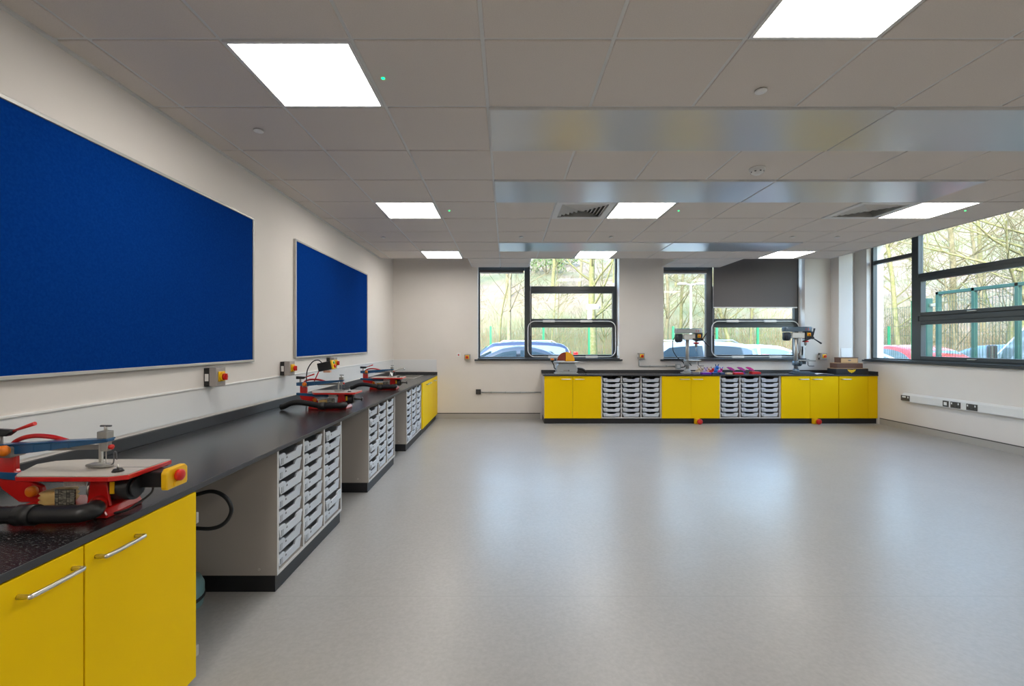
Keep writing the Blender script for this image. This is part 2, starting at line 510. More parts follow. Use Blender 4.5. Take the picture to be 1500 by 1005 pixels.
for k in PANEL_ROWS:
    for a, b_, nm in ((0, 4, 'left'), (4, 7, 'right')):
        x0, x1 = GX0+a*T+.008, GX0+b_*T-.008
        t = thing('radiant_panel', ((x0+x1)/2, GY0+(k+.5)*T, ZC-.012),
                  f'{nm} half of the {PL[k]} shiny metal heating panel in the ceiling', 'heating panel', group='metal ceiling heating panels')
        h = (x1-x0)/2
        MB().box(-h, h, -.288, .288, 0, .006).build('face_sheet', 'metal_panel', t, .002, 1)
        m = MB()
        for s in (-1, 1):
            m.box(-h, h, s*.288-.003, s*.288+.003, .001, .03)
            m.box(s*h-.003, s*h+.003, -.288, .288, .001, .03)
        m.build('flange', 'grid_white', t)
for i, (j, k) in enumerate(VENTS):
    t = thing('ceiling_vent', (GX0+(j+.5)*T, GY0+(k+.5)*T, ZC-.008), ['grey four-way louvred air vent left of the middle ceiling light',
              'grey four-way louvred air vent over the right side by the windows'][i], 'air vent', group='louvred ceiling vents')
    m = MB()
    h, q = .293, .235
    for a in ((-h, h, -h, -q), (-h, h, q, h), (-h, -q, -q, q), (q, h, -q, q)): m.box(a[0], a[1], a[2], a[3], 0, .022)
    m.build('frame', 'grid_white', t)
    MB().box(-q, q, -q, q, .024, .028).build('duct_back', 'vent_dark', t)
    for n_ in range(6):
        a = q - .004 - n_*.038; b_ = a - .030
        m = MB()          # one square louvre ring, sloping up to the outside
        v = [(-a,-a,.022),(a,-a,.022),(a,a,.022),(-a,a,.022),(-b_,-b_,-.004),(b_,-b_,-.004),(b_,b_,-.004),(-b_,b_,-.004)]
        v += [(p[0], p[1], p[2]+.002) for p in v]
        f = []
        for s in range(4):
            e = (s+1) % 4
            f += [(s, e, 4+e, 4+s), (8+s, 12+s, 12+e, 8+e), (s, 8+s, 8+e, e), (4+s, 4+e, 12+e, 12+s)]
        m.add(v, f); m.build('louvre', 'vent_grey', t)
t = thing('smoke_detector', (1.985, 3.62, ZC-.055), 'white smoke detector hanging from a ceiling tile', 'smoke detector')
MB().lathe([(.058, .054), (.058, .034), (.05, .030)], n=24).build('base', 'white_plastic', t)
MB().lathe([(.0, .0), (.022, .001), (.030, .006), (.034, .012), (.046, .016), (.050, .030), (.040, .034)], n=24).build('sensor_head', 'white_plastic', t)
for i in range(8):
    a = i*math.pi/4
    MB().cbox((0, 0, 0), (.012, .004, .012), Matrix.Rotation(a, 4, 'Z') @ Matrix.Translation((0, .046, .022))).build('sensor_slot', 'mark_dark', t)
for i, (x, y, lb) in enumerate(((-1.61, 2.97, 'small round ceiling sensor near the large blue pin board'), (1.39, 2.50, 'small round ceiling sensor below the top right light'),
                      (-1.61, 5.98, 'small round ceiling sensor over the smaller blue board'), (1.36, 5.95, 'small round ceiling sensor left of the far metal panel seam'),
                      (.19, 5.95, 'small round ceiling sensor farthest left of the far metal panel'), (3.72, 5.95, 'small round ceiling sensor, left of two near the right windows'),
                      (4.30, 5.95, 'small round ceiling sensor, right of two near the right windows'))):
    t = thing('ceiling_sensor', (x, y, ZC-.016), lb, 'sensor', group='small round ceiling sensors')
    MB().lathe([(0, 0), (.026, .001), (.030, .004), (.030, .010)], n=20).build('cover_disc', 'white_plastic', t)
    MB().lathe([(.018, .010), (.018, .016)], n=16).build('collar', 'mark_dark', t)
for i, (x, lb) in enumerate(((-.60, 'left'), (1.80, 'middle'), (4.80, 'right'))):
    y = GY0+4.5*T
    if i == 0:
        a = MB().lathe([(0, -.003), (.008, -.002), (.009, .0)], o=(-.645, 2.39, ZC-.002), n=12).build('indicator_lamp', 'led_green')
        tag(a, 'tiny green indicator lamp beside the nearest ceiling light', 'indicator lamp', 'green ceiling indicator lamps')
    a = MB().lathe([(0, -.003), (.008, -.002), (.009, .0)], o=(x, y, ZC-.002), n=12).build('indicator_lamp', 'led_green')
    tag(a, f'tiny green indicator lamp beside the {lb} light of the middle row', 'indicator lamp', 'green ceiling indicator lamps')

# ------------------------------------------------------------------ windows
def bars(mb, rects, f, d0, d1):
    for a0, a1, z0, z1 in rects: f(mb, a0, a1, d0, d1, z0, z1)
def fx(mb, a0, a1, d0, d1, z0, z1): mb.box(a0, a1, d0, d1, z0, z1)      # back wall: a = X, d = Y
def fy(mb, a0, a1, d0, d1, z0, z1): mb.box(d0, d1, a0, a1, z0, z1)      # right wall: a = Y, d = X
def window(name, f, org, rects):
    w = thing(name, org, kind='structure')
    o = Vector(org)
    for nm, mt, d0, d1, a0, a1, z0, z1 in rects:
        mb = MB(); f(mb, a0, a1, d0, d1, z0, z1)
        mb.v = [p - o for p in mb.v]
        mb.build(nm, mt, w, 0 if nm == 'pane' else .004, 1)
    return w
G = 8.62      # glazing plane of the back windows
Z_T1, Z_T2 = (2.346, 2.459), (1.675, 1.847)
def back_window(name, x0, x1, mull):
    d0, d1 = G-.035, G+.035
    r = [('frame_side', 'frame_grey', d0, d1, x0, x0+.03, WZ0, WZ1), ('frame_side', 'frame_grey', d0, d1, x1-.03, x1, WZ0, WZ1),
         ('frame_base', 'frame_grey', d0, d1, x0+.03, x1-.03, WZ0, WZ0+.035), ('frame_head', 'frame_grey', d0, d1, x0+.03, x1-.03, WZ1-.05, WZ1),
         ('mullion', 'frame_grey', d0-.01, d1, mull[0], mull[1], WZ0+.035, WZ1-.05),
         ('transom', 'frame_grey', d0, d1, mull[1], x1-.03, Z_T1[0]+.03, Z_T1[1]),
         ('transom', 'frame_grey', d0, d1, mull[1], x1-.03, Z_T2[0]+.06, Z_T2[1]-.04),
         ('pane', 'glass', G-.004, G+.004, x0+.03, mull[0], WZ0+.035, WZ1-.05),
         ('pane', 'glass', G-.004, G+.004, mull[1], x1-.03, Z_T1[1], WZ1-.05)]
    for z0, z1 in ((WZ0+.035, Z_T2[0]+.06), (Z_T2[1]-.04, Z_T1[0]+.03)):      # two opening sashes
        a0, a1 = mull[1]+.004, x1-.034
        s = .05
        r += [('sash_stile', 'frame_grey', d0-.02, d1-.01, a0, a0+s-.02, z0, z1), ('sash_stile', 'frame_grey', d0-.02, d1-.01, a1-s, a1, z0, z1),
              ('sash_rail', 'frame_grey', d0-.02, d1-.01, a0+s-.02, a1-s, z0, z0+.04), ('sash_rail', 'frame_grey', d0-.02, d1-.01, a0+s-.02, a1-s, z1-.05, z1),
              ('pane', 'glass', G-.004, G+.004, a0+s-.02, a1-s, z0+.04, z1-.05)]
    r.append(('sill_board', 'sill_dark', YB-.045, d0, x0-.001, x1+.001, WZ0-.004, WZ0+.012))
    return window(name, fx, ((x0+x1)/2, G, WZ0), r)
M1 = (.338, .438); M2 = (3.745, 3.862)
back_window('window_1', W1[0], W1[1], M1)
back_window('window_2', W2[0], W2[1], M2)
for n_, (a, b_) in enumerate((W1, W2)):      # nosing of the sill, wider than the opening
    MB().box(a-.06, b_+.05, YB-.05, YB, WZ0-.032, WZ0-.004).build(f'trim_{n_+1}', 'sill_dark', kind='structure', bevel=.004)
MB().box(XR-.05, XR, W3[0]-.05, W3[1]+.05, WZ0-.032, WZ0-.004).build('trim_3', 'sill_dark', kind='structure', bevel=.004)
GR = 6.52
def right_window():
    d0, d1 = GR-.04, GR+.035
    y0, y1 = W3
    ma, mb_ = 7.19, 7.31
    r = [('frame_side', 'frame_grey', d0, d1, y1-.045, y1, WZ0, WZ1), ('frame_side', 'frame_grey', d0, d1, y0, y0+.045, WZ0, WZ1),
         ('frame_base', 'frame_grey', d0, d1, y0+.045, y1-.045, WZ0, WZ0+.035), ('frame_head', 'frame_grey', d0, d1, y0+.045, y1-.045, WZ1-.05, WZ1),
         ('mullion', 'frame_grey', d0-.01, d1, ma, mb_, WZ0+.035, WZ1-.05),
         ('transom', 'frame_grey', d0, d1, mb_, y1-.045, 2.775, 2.84),
         ('transom', 'frame_grey', d0, d1, y0+.045, ma, 2.415, 2.483),
         ('transom', 'frame_grey', d0, d1, y0+.045, ma, 1.735, 1.815),
         ('pane', 'glass', GR-.004, GR+.004, mb_, y1-.045, WZ0+.035, 2.775), ('pane', 'glass', GR-.004, GR+.004, mb_, y1-.045, 2.84, WZ1-.05),
         ('pane', 'glass', GR-.004, GR+.004, y0+.045, ma, 2.483, WZ1-.05)]
    for z0, z1 in ((WZ0+.035, 1.735), (1.815, 2.415)):
        a0, a1 = y0+.049, ma-.004
        s = .05
        r += [('sash_stile', 'frame_grey', d0-.02, d1-.01, a0, a0+s, z0, z1), ('sash_stile', 'frame_grey', d0-.02, d1-.01, a1-s, a1, z0, z1),
              ('sash_rail', 'frame_grey', d0-.02, d1-.01, a0+s, a1-s, z0, z0+.055), ('sash_rail', 'frame_grey', d0-.02, d1-.01, a0+s, a1-s, z1-.055, z1),
              ('pane', 'glass', GR-.004, GR+.004, a0+s, a1-s, z0+.055, z1-.055),
              ('window_handle', 'steel', d0-.045, d0-.020, 6.28, 6.40, z0+.022, z0+.036)]
    r.append(('sill_board', 'sill_dark', XR-.045, d0, y0-.001, y1+.001, WZ0-.004, WZ0+.012))
    window('window_3', fy, (GR, (y0+y1)/2, WZ0), r)
right_window()

# roller blinds
def blind(x0, x1, ytop, zbot, label, cass, y=8.50):
    t = thing('roller_blind', ((x0+x1)/2, y, zbot), label, 'roller blind', group='grey roller blinds on the back windows')
    h = (x1-x0)/2
    if cass:
        MB().box(-h, h, -.035, .035, ytop-.065-zbot, ytop-zbot).build('cassette', 'frame_grey', t, .008)
        MB().box(-h+.02, h-.02, .0, .004, 0.012, ytop-.06-zbot).build('fabric', 'blind_grey', t)
    else:
        MB().cyl((-h+.02, 0, ytop-.05-zbot), (h-.02, 0, ytop-.05-zbot), .032, n=20).build('roller', 'blind_grey', t)
        MB().box(-h, h, .028, .030, .02, ytop-.05-zbot).build('fabric', 'blind_grey', t)
        for s in (-1, 1): MB().box(s*h-.008, s*h+.008, -.03, .05, ytop-.09-zbot, ytop-zbot).build('bracket', 'blind_white', t)
    MB().box(-h+(.02 if cass else 0), h-(.02 if cass else 0), -.006 if cass else .022, .010 if cass else .036, 0, .02).build('bottom_bar', 'blind_white', t, .004)
    m = MB().tube([(-h-.012, .02, ytop-.07-zbot), (-h-.012, .02, ytop-1.6-zbot)], .0025, 6)
    m.build('pull_chain', 'blind_white', t)
blind(-.515, .335, 2.802, 2.685, 'rolled-up roller blind above the narrow pane of the left back window', True)
blind(2.90, 3.74, 2.802, 2.675, 'rolled-up roller blind above the narrow pane behind a drill', True)
blind(.46, 2.04, 3.13, 2.98, 'rolled-up roller blind above the wide pane of the left window', True)
blind(3.86, 5.42, 3.13, 2.045, 'wide dark grey roller blind half lowered over the window', False)

# window-opener conduit loops with winder
def opener(x0, x1, label):
    y = G-.085
    zb, zt = 1.135, 1.80
    t = thing('window_opener', ((x0+x1)/2, y, zb), label, 'window opener', group='window opener conduit loops')
    h = (x1-x0)/2; H = zt-zb; r = .13
    pts = []
    for cx, cz, a0 in ((h-r, r, -90), (h-r, H-r, 0), (-h+r, H-r, 90), (-h+r, r, 180)):
        for i in range(7):
            a = R(a0 + 15*i); pts.append((cx+r*math.cos(a), 0, cz+r*math.sin(a)))
    MB().tube(pts, .0085, 8, closed=True).build('conduit', 'white_plastic', t)
    for zz, c in ((0, (-.32, .38)), (H, (-.42, .28))):
        for cx in c:
            MB().box(cx-.12, cx+.10, -.022, .016, zz-.020, zz+.020).build('chain_box', 'white_plastic', t, .004)
    q = MB().box(h+.02, h+.07, -.09, -.03, .02, .20).build('winder_box', 'white_plastic', t, .006)
    MB().tube([(h+.045, -.09, .10), (h+.045, -.12, .10), (h+.045, -.13, .06), (h+.045, -.13, .03)], .007, 8).build('crank', 'white_plastic', q)
opener(.40, 2.035, 'white conduit loop of the opener on the left back window')
opener(3.83, 5.46, 'white conduit loop of the opener below the lowered blind')

# ------------------------------------------------------------------ wall cladding and pin boards
XC = XL + .004
m = MB().box(XL, XC, .3, YB-.004, .90, 1.085)
m.build('trim_4', 'cladding', kind='structure')
MB().box(XL, XC+.006, .3, YB-.004, 1.085, 1.097).build('trim_5', 'trim_white', kind='structure', bevel=.002)
MB().box(XC, -1.285, YB-.004, YB, .875, 1.085).build('trim_6', 'cladding', kind='structure')
MB().box(XC, -1.285, YB-.007, YB, 1.085, 1.092).build('trim_7', 'trim_white', kind='structure')
def board(y0, y1, label):
    z0, z1 = 1.245, 2.415
    t = thing('pin_board', (XL, (y0+y1)/2, z0), label, 'pin board', group='blue felt pin boards on the left wall')
    h = (y1-y0)/2; H = z1-z0; e = .018
    MB().box(.002, .018, -h+e, h-e, e, H-e).build('felt_panel', 'felt_blue', t)
    for a in ((-h, h, 0, e), (-h, h, H-e, H)): MB().box(.001, .026, a[0], a[1], a[2], a[3]).build('frame_rail', 'aluminium', t, .002, 1)
    for a in ((-h, -h+e), (h-e, h)): MB().box(.001, .026, a[0], a[1], e, H-e).build('frame_stile', 'aluminium', t, .002, 1)
board(1.33, 3.73, 'large blue felt pin board nearest the camera, cut by the picture edge')
board(4.46, 6.77, 'smaller-looking blue felt pin board farther along the left wall')
# ================================================================== BENCHES
TL, TB = .818, .850           # worktop heights, left and back bench
PH = .092                     # plinth height
ORD = ['top', 'second', 'third', 'fourth', 'fifth', 'sixth', 'seventh', 'bottom']
COLN = ['left', 'middle', 'right']

def handle(parent, x, z, L=.15):
    m = MB().tube(smooth_path([(x-L/2, -.001, z), (x-L/2, -.022, z), (x-L/2+.012, -.032, z), (x+L/2-.012, -.032, z), (x+L/2, -.022, z), (x+L/2, -.001, z)], 4), .0055, 8)
    return m.build('handle', 'steel', parent)

# a unit's local frame: x along its front, front face at y = 0 looking to -y, z up from the floor
def carcass(t, W, D, H, shelf=True, plinth=True, p=.018):
    z0 = PH if plinth else .03
    for x in (0, W-p):
        q = MB().box(x, x+p, .001, D, z0, H).build('side_panel', 'carcass', t)
        MB().box(x, x+p, -.001, .001, z0, H).build('edge_strip', 'edge_band', q)
    MB().box(p, W-p, .001, D, z0, z0+p).build('bottom_panel', 'carcass', t)
    MB().box(p, W-p, D-.008, D, z0+p, H).build('back_panel', 'carcass', t)
    if plinth: MB().box(.002, W-.002, .012, D-.01, 0, PH).build('plinth', 'plinth', t)
    else:
        for x in (.04, W-.04):
            for y in (.06, D-.06): MB().cyl((x, y, 0), (x, y, .03), .02, n=12).build('foot', 'black_plastic', t)

def cupboard(loc, rz, W, D, H, doors, label, group, plinth=True, door_z0=None, hinge=True):
    """doors: list of (x0, x1, handle x or None)"""
    t = thing('cupboard', loc, label, 'cupboard', rz, group)
    carcass(t, W, D, H, plinth=plinth)
    dz0 = PH+.003 if door_z0 is None else door_z0
    for x0, x1, hx in doors:
        d = MB().box(x0+.0022, x1-.0022, -.020, -.002, dz0, H-.004).build('door', 'yellow_door', t, .0015, 1)
        if hx is not None:
            q = MB().tube(smooth_path([(hx-.075, -.020, H-.055), (hx-.075, -.045, H-.055), (hx-.062, -.054, H-.055), (hx+.062, -.054, H-.055), (hx+.075, -.045, H-.055), (hx+.075, -.020, H-.055)], 4), .0068, 10)
            q.build('handle', 'steel', d)
    return t

# ---- one storage tray: local x across, front at y=0 looking to -y, base at z=0
def make_tray(mark):
    t = thing('storage_tray', (0, 0, 0))
    prof = [(-.128, 0), (.128, 0), (.140, .034), (.143, .050), (.151, .053), (.151, .068), (.088, .068), (.072, .062), (.060, .047),
            (-.060, .047), (-.072, .062), (-.088, .068), (-.151, .068), (-.151, .053), (-.143, .050), (-.140, .034)]
    MB().prism(prof, -.012, 0, 'y').build('front', 'tray_grey', t, .0015, 1)
    m = MB()
    m.box(-.128, .128, 0, .41, 0, .003); m.box(-.128, .128, .407, .41, .003, .056)
    for s in (-1, 1):
        m.box(s*.128-.0015, s*.128+.0015, 0, .41, .0, .056)
        m.box(min(s*.128, s*.150), max(s*.128, s*.150), 0.002, .41, .056, .062)
    m.build('tub', 'tray_tub', t)
    MB().box(-.122, -.096, -.0155, -.012, .008, .042).build('label_clip', 'tray_tub', t, .001, 1)
    if mark: MB().prism([(-.062, .030), (-.046, .030), (-.054, .042)], -.0135, -.012, 'y').build('maker_mark', 'mark_dark', t)
    return t
TRAYS = {}
def tray_unit(loc, rz, W, D, H, label, udesc, group, mark):
    t = thing('tray_unit', loc, label, 'storage unit', rz, group)
    carcass(t, W, D, H)
    p = .018
    inner = (W - 4*p)/3
    cx = []
    for i in range(3):
        x0 = p + i*(inner+p)
        cx.append(x0 + inner/2)
        if i < 2:
            q = MB().box(x0+inner, x0+inner+p, .001, D-.008, PH+p, H).build('divider', 'carcass', t)
            MB().box(x0+inner, x0+inner+p, -.001, .001, PH+p, H).build('edge_strip', 'edge_band', q)
    MB().box(p, W-p, -.001, .001, PH, PH+p).build('edge_strip', 'edge_band', t)
    pitch = (H - PH - p - .030)/8
    run = MB()
    Mz = Matrix.Rotation(rz, 4, 'Z')
    for c in range(3):
        for r in range(8):
            z = H - .030 - pitch*(r+1) + .010
            for s in (-1, 1):
                xe = cx[c] + s*inner/2
                run.box(min(xe, xe - s*.016), max(xe, xe - s*.016), .03, D-.02, z+.046, z+.0550)
            rr = random.Random(r*7+c*31+int(W*1000)+int(abs(loc[1])*100))
            y = .020 - (rr.choice([0, 0, 0, 0, .006, .016]) if r != 3 else 0)
            w = Vector(loc) + Mz @ Vector((cx[c], y, z))
            lb = f'light grey tray, {ORD[r]} one of the {COLN[c]} column, {udesc}'
            key = mark
            if key not in TRAYS:
                o = make_tray(mark); TRAYS[key] = o; o.location = w; o.rotation_euler = (0, 0, rz)
                o['category'] = 'tray'; o['label'] = lb; o['group'] = 'light grey storage trays'
            else:
                dup(TRAYS[key], w, rz, lb, 'light grey storage trays')
    for y in (.10, DL-.12 if D > .6 else .4): MB().cyl((0, y, PH+.035), (-.004, y, PH+.035), .007, n=10).build('fixing_screw', 'steel', t)
    q = run.build('tray_runners', 'tray_tub', t, kind='stuff')
    return t

# ---- left bench: front looks to +X, so rz = 90 deg; local x = world Y
FXL = -1.288
HL = TL - .023
DL = -1.288 - XL - .004
cupboard((FXL, .876, 0), R(90), .995, DL, HL, [(0, .498, .386), (.498, .995, .612)], 'yellow double-door cupboard in the near left foreground', 'yellow cupboards', plinth=False, door_z0=.036)
for y0, lb, ud in ((2.568, 'tray unit nearest the camera, under the left worktop', 'nearest left-hand tray unit'),
                   (4.27, 'tray unit in the middle of the three under the left worktop', 'middle left-hand tray unit'),
                   (5.89, 'tray unit farthest along the left worktop, next to the yellow sink cupboard', 'farthest left-hand tray unit')):
    tray_unit((FXL, y0, 0), R(90), 1.0, DL, HL, lb, ud, 'grey tray units', True)
cupboard((FXL, 6.895, 0), R(90), 1.495, DL, HL, [(0, .498, .40), (.498, .995, .60), (.995, 1.495, 1.09)], 'yellow three-door cupboard below the sink in the far left corner', 'yellow cupboards')
# hinges left showing on the near cupboard's flank
for z, w_ in ((.68, 'upper'), (.135, 'lower')):
    o = MB().box(-1.305, -1.270, 1.8725, 1.888, z-.022, z+.022).build('hinge_plate', 'aluminium', bevel=.002)
    tag(o, f'{w_} small metal hinge plate on the flank of the near yellow cupboard', 'hinge')

# worktop with a cut-out for the sink
SX0, SX1, SY0, SY1 = -1.90, -1.50, 7.30, 8.10
wt = thing('worktop', (-1.675, 4.35, TL-.023), 'long black worktop along the left wall', 'worktop')
O = Vector(wt.location)
def rel(mb, o=None):
    o = O if o is None else o
    mb.v = [p - o for p in mb.v]; return mb
WX0, WX1 = XL+.002, -1.268
m = MB()
m.box(WX0, WX1-.003, .30, SY0, TL-.023, TL); m.box(WX0, SX0, SY0, SY1, TL-.023, TL); m.box(SX1, WX1-.003, SY0, SY1, TL-.023, TL); m.box(WX0, WX1-.003, SY1, YB-.005, TL-.023, TL)
rel(m).build('slab', 'worktop', wt)
rel(MB().box(WX1-.003, WX1, .30, YB-.005, TL-.023, TL)).build('front_edge', 'worktop_edge', wt, .001, 1)
rel(MB().box(WX0, WX0+.02, .30, YB-.006, TL, TL+.068)).build('upstand', 'worktop_edge', wt, .002, 1)
rel(MB().box(WX0+.02, WX1, YB-.025, YB-.006, TL, TL+.045)).build('upstand', 'worktop_edge', wt, .002, 1)
# sink
s = thing('sink', (-1.70, 7.70, TL), 'stainless steel sink let into the far end of the left worktop', 'sink')
m = MB()
for a in ((-.225, .225, -.425, -.385), (-.225, .225, .385, .425), (-.225, -.185, -.385, .385), (.185, .225, -.385, .385), (-.185, .185, -.07, -.02)):
    m.box(a[0], a[1], a[2], a[3], .0005, .006)
m.build('rim', 'steel', s, .002, 1)
m = MB()
m.box(-.185, .185, -.02, .385, -.166, -.16)
for a in ((-.185, -.182, -.02, .385), (.182, .185, -.02, .385), (-.182, .182, -.02, -.017), (-.182, .182, .382, .385)): m.box(a[0], a[1], a[2], a[3], -.16, .002)
m.build('bowl', 'steel', s)
MB().box(-.185, .185, -.385, -.07, -.012, -.006).build('drainer', 'steel', s)
for i in range(7): MB().box(-.16, .16, -.37+i*.043, -.355+i*.043, -.006, -.001).build('drainer_rib', 'steel', s, .002, 1)
MB().cyl((0, .18, -.162), (0, .18, -.158), .032, n=20).build('waste', 'chrome', s)
tp = thing('tap', (-1.968, 7.83, TL+.0006), 'chrome mixer tap with long swung spout behind the far scroll saw', 'tap')
MB().lathe([(.03, 0), (.028, .01), (.02, .02), (.019, .09), (.022, .10), (.0, .105)], n=18).build('body', 'chrome', tp)
MB().tube(smooth_path([(0, 0, .07), (.06, -.01, .10), (.14, -.02, .135), (.20, -.03, .145), (.225, -.034, .135), (.226, -.034, .115)], 5), .010, 10).build('spout', 'chrome', tp)
for dy in (-.05, .05):
    q = MB().cyl((0, dy, 0), (0, dy, .075), .013, n=12).build('valve', 'chrome', tp)
    MB().cyl((0, dy, .075), (.012, dy*1.3, .135), .011, .014, n=12).build('lever', 'chrome', q)

# ---- back bench: front looks to -Y
FYB = 7.90
HB = TB - .024
DB = YB - .004 - FYB
def bc(x0, x1, doors, lb): return cupboard((x0, FYB, 0), 0, x1-x0, DB, HB, doors, lb, 'yellow cupboards')
def pair(W): return [(0, W/2, W/2-.115), (W/2, W, W/2+.115)]
bc(.65, 1.632, pair(.982), 'yellow double-door cupboard under the disc sander')
tray_unit((1.636, FYB, 0), 0, 1.036, DB, HB, 'tray unit under the back window to the right of the disc sander', 'left back-wall tray unit', 'grey tray units', False)
bc(2.676, 3.676, pair(1.0), 'yellow double-door cupboard under the left pillar drill')
tray_unit((3.680, FYB, 0), 0, 1.05, DB, HB, 'tray unit between two yellow cupboards below the grey blind', 'right back-wall tray unit', 'grey tray units', False)
bc(4.734, 5.722, pair(.988), 'yellow double-door cupboard under the right pillar drill')
W = XR-.004-5.728
bc(5.728, XR-.004, [(0, .50, .115), (.50, W, None)], 'yellow corner cupboard under the stacked wooden boxes')
wb = thing('worktop', (3.5, 8.1, TB-.024), 'black worktop on the bench below the back windows', 'worktop')
O2 = Vector(wb.location)
rel(MB().box(.635, XR-.004, 7.869, YB-.004, TB-.024, TB), O2).build('slab', 'worktop', wb)
rel(MB().box(.635, XR-.004, 7.866, 7.869, TB-.024, TB), O2).build('front_edge', 'worktop_edge', wb, .001, 1)
rel(MB().box(.635, 5.93, YB-.022, YB-.004, TB, TB+.05), O2).build('upstand', 'worktop_edge', wb, .002, 1)
rel(MB().box(XR-.022, XR-.004, 7.869, 8.17, TB, TB+.05), O2).build('upstand', 'worktop_edge', wb, .002, 1)

# kick-stop switches at the plinth of the back bench
for x, lb in ((3.30, 'left'), (5.33, 'right')):
    t = thing('kick_switch', (x, 7.80, 0), f'{lb} red emergency kick button in a yellow box by the bench plinth', 'emergency button', group='red emergency kick buttons')
    MB().box(-.065, .03, .03, .098, 0.002, .092).build('housing', 'yellow_plastic', t, .006)
    MB().cyl((.0, .03, .05), (.0, .012, .05), .018, n=14).build('stem', 'black_plastic', t)
    MB().lathe([(.047, .0), (.048, .012), (.040, .026), (.022, .035), (0, .038)], o=(.0, .012, .05), ax=(0, -1, 0), n=22).build('push_button', 'red_plastic', t)

# ------------------------------------------------------------------ switches, sockets and conduit
def isolator(loc, rz, label, tall=.125):
    """front looks to -y; wall at y = 0"""
    t = thing('isolator_switch', loc, label, 'switch', rz, 'red and yellow isolator switches')
    b = MB().box(-.05, .05, -.038, 0, 0, tall).build('base_box', 'black_plastic', t, .003)
    MB().box(-.051, -.049, -.033, -.008, .035, .085).build('sticker', 'paper', b)
    MB().box(-.052, .052, -.088, -.038, -.002, tall+.002).build('cover', 'grey_plastic', t, .004)
    d = MB().box(-.034, .034, -.096, -.088, tall/2-.032, tall/2+.038).build('dial_plate', 'yellow_plastic', t, .003)
    MB().cyl((0, -.096, tall/2), (0, -.108, tall/2), .031, n=20).build('dial_ring', 'yellow_plastic', d)
    MB().cyl((0, -.108, tall/2), (0, -.124, tall/2), .024, .022, n=18).build('knob', 'red_plastic', t)
    MB().box(-.007, .007, -.132, -.122, tall/2-.022, tall/2+.022).build('knob_grip', 'red_plastic', t, .002)
for y, lb in ((3.19, 'isolator switch on the left wall under the large blue board'), (4.25, 'isolator switch on the left wall between the two blue boards'),
              (5.33, 'isolator switch on the left wall under the smaller blue board')):
    isolator((XL+.001, y, 1.10), R(90), lb)
isolator((-.715, YB, 1.085), 0, 'isolator switch on the back wall left of the left window', .10)
isolator((2.46, YB, 1.10), 0, 'isolator switch on the back wall between the two windows', .11)
isolator((5.775, YB, 1.09), 0, 'isolator switch on the back wall right of the right drill', .12)
t = thing('call_button', (-.88, YB, 1.14), 'small red button on a white plate, back wall', 'button')
MB().box(-.035, .035, -.01, 0, 0, .07).build('plate', 'white_plastic', t, .003)
MB().cyl((0, -.01, .035), (0, -.018, .035), .014, n=14).build('push_button', 'red_plastic', t)
# black socket and thin conduit, back wall left of the bench
t = thing('wall_socket', (-.515, YB, .455), 'square black socket box on the back wall below the window', 'socket')
MB().box(-.045, .045, -.045, 0, 0, .09).build('box', 'black_plastic', t, .004)
MB().box(-.03, .03, -.049, -.045, .015, .075).build('face_plate', 'cap_dark', t, .002)
t = thing('conduit', (.08, YB, .48), 'thin metal conduit running from black socket to the yellow bench', 'conduit')
MB().cyl((-.54, -.012, .01), (.55, -.012, .01), .010, n=10).build('pipe', 'machine_grey', t)
for x in (-.36, -.10, .17, .44): MB().box(x-.012, x+.012, -.026, 0, -.004, .024).build('saddle', 'machine_grey', t, .003)
t = thing('conduit', (2.73, YB, .96), 'thin conduit above the back worktop leading to a drill socket', 'conduit')
MB().cyl((-.30, -.012, .01), (.36, -.012, .01), .009, n=10).build('pipe', 'machine_grey', t)
MB().cyl((-.30, -.012, .01), (-.30, -.012, .14), .009, n=10).build('riser', 'machine_grey', t)
for x in (-.1, .2): MB().box(x-.012, x+.012, -.025, 0, -.004, .024).build('saddle', 'machine_grey', t, .003)
t = thing('wall_socket', (3.14, YB, .92), 'grey metal socket box behind the left pillar drill', 'socket')
MB().box(-.045, .045, -.05, 0, 0, .09).build('box', 'machine_grey', t, .004)
MB().box(-.028, .028, -.056, -.05, .018, .072).build('face_plate', 'white_plastic', t, .002)

# dado trunking on the right wall with sockets
t = thing('dado_trunking', (XR, 3.0, .46), 'white dado trunking along the right wall below the window', 'trunking')
m = MB()
m.prism([(-.001, 0), (-.001, .135), (-.030, .135), (-.060, .110), (-.060, .012), (-.052, 0)], -5.4, 4.32, 'y')
m.build('channel', 'white_plastic', t, .002, 1)
MB().prism([(-.001, -.001), (-.001, .136), (-.031, .136), (-.061, .111), (-.061, .011), (-.053, -.001)], 4.32, 4.335, 'y').build('end_cap', 'white_plastic', t, .002, 1)
def socket(y0, y1, kind, label):
    s = thing('wall_socket', (XR-.061, (y0+y1)/2, .476), label, 'socket', group='sockets on the dado trunking')
    h = (y1-y0)/2
    MB().box(-.010, 0, -h, h, 0, .086).build('face_plate', 'cap_dark', s, .003)
    if kind == 'single':
        MB().box(-.013, -.010, -h+.02, h-.02, .022, .066).build('module', 'white_plastic', s, .002)
    elif kind == 'spur':
        MB().box(-.013, -.010, -h+.06, h-.03, .05, .075).build('fuse_carrier', 'white_plastic', s, .002)
        MB().box(-.013, -.010, -h+.01, -h+.03, .045, .075).build('rocker', 'white_plastic', s, .002)
    else:
        for a in (-h+.022, h-.022):
            r_ = MB().box(-.014, -.010, a-.008, a+.008, .048, .074).build('rocker', 'white_plastic', s, .002)
        for a in (-h+.045, h-.045):
            MB().box(-.0115, -.010, a-.010, a+.010, .016, .034).build('socket_slots', 'black_plastic', s)
socket(7.19, 7.345, 'spur', 'black switched outlet at the far end of the trunking')
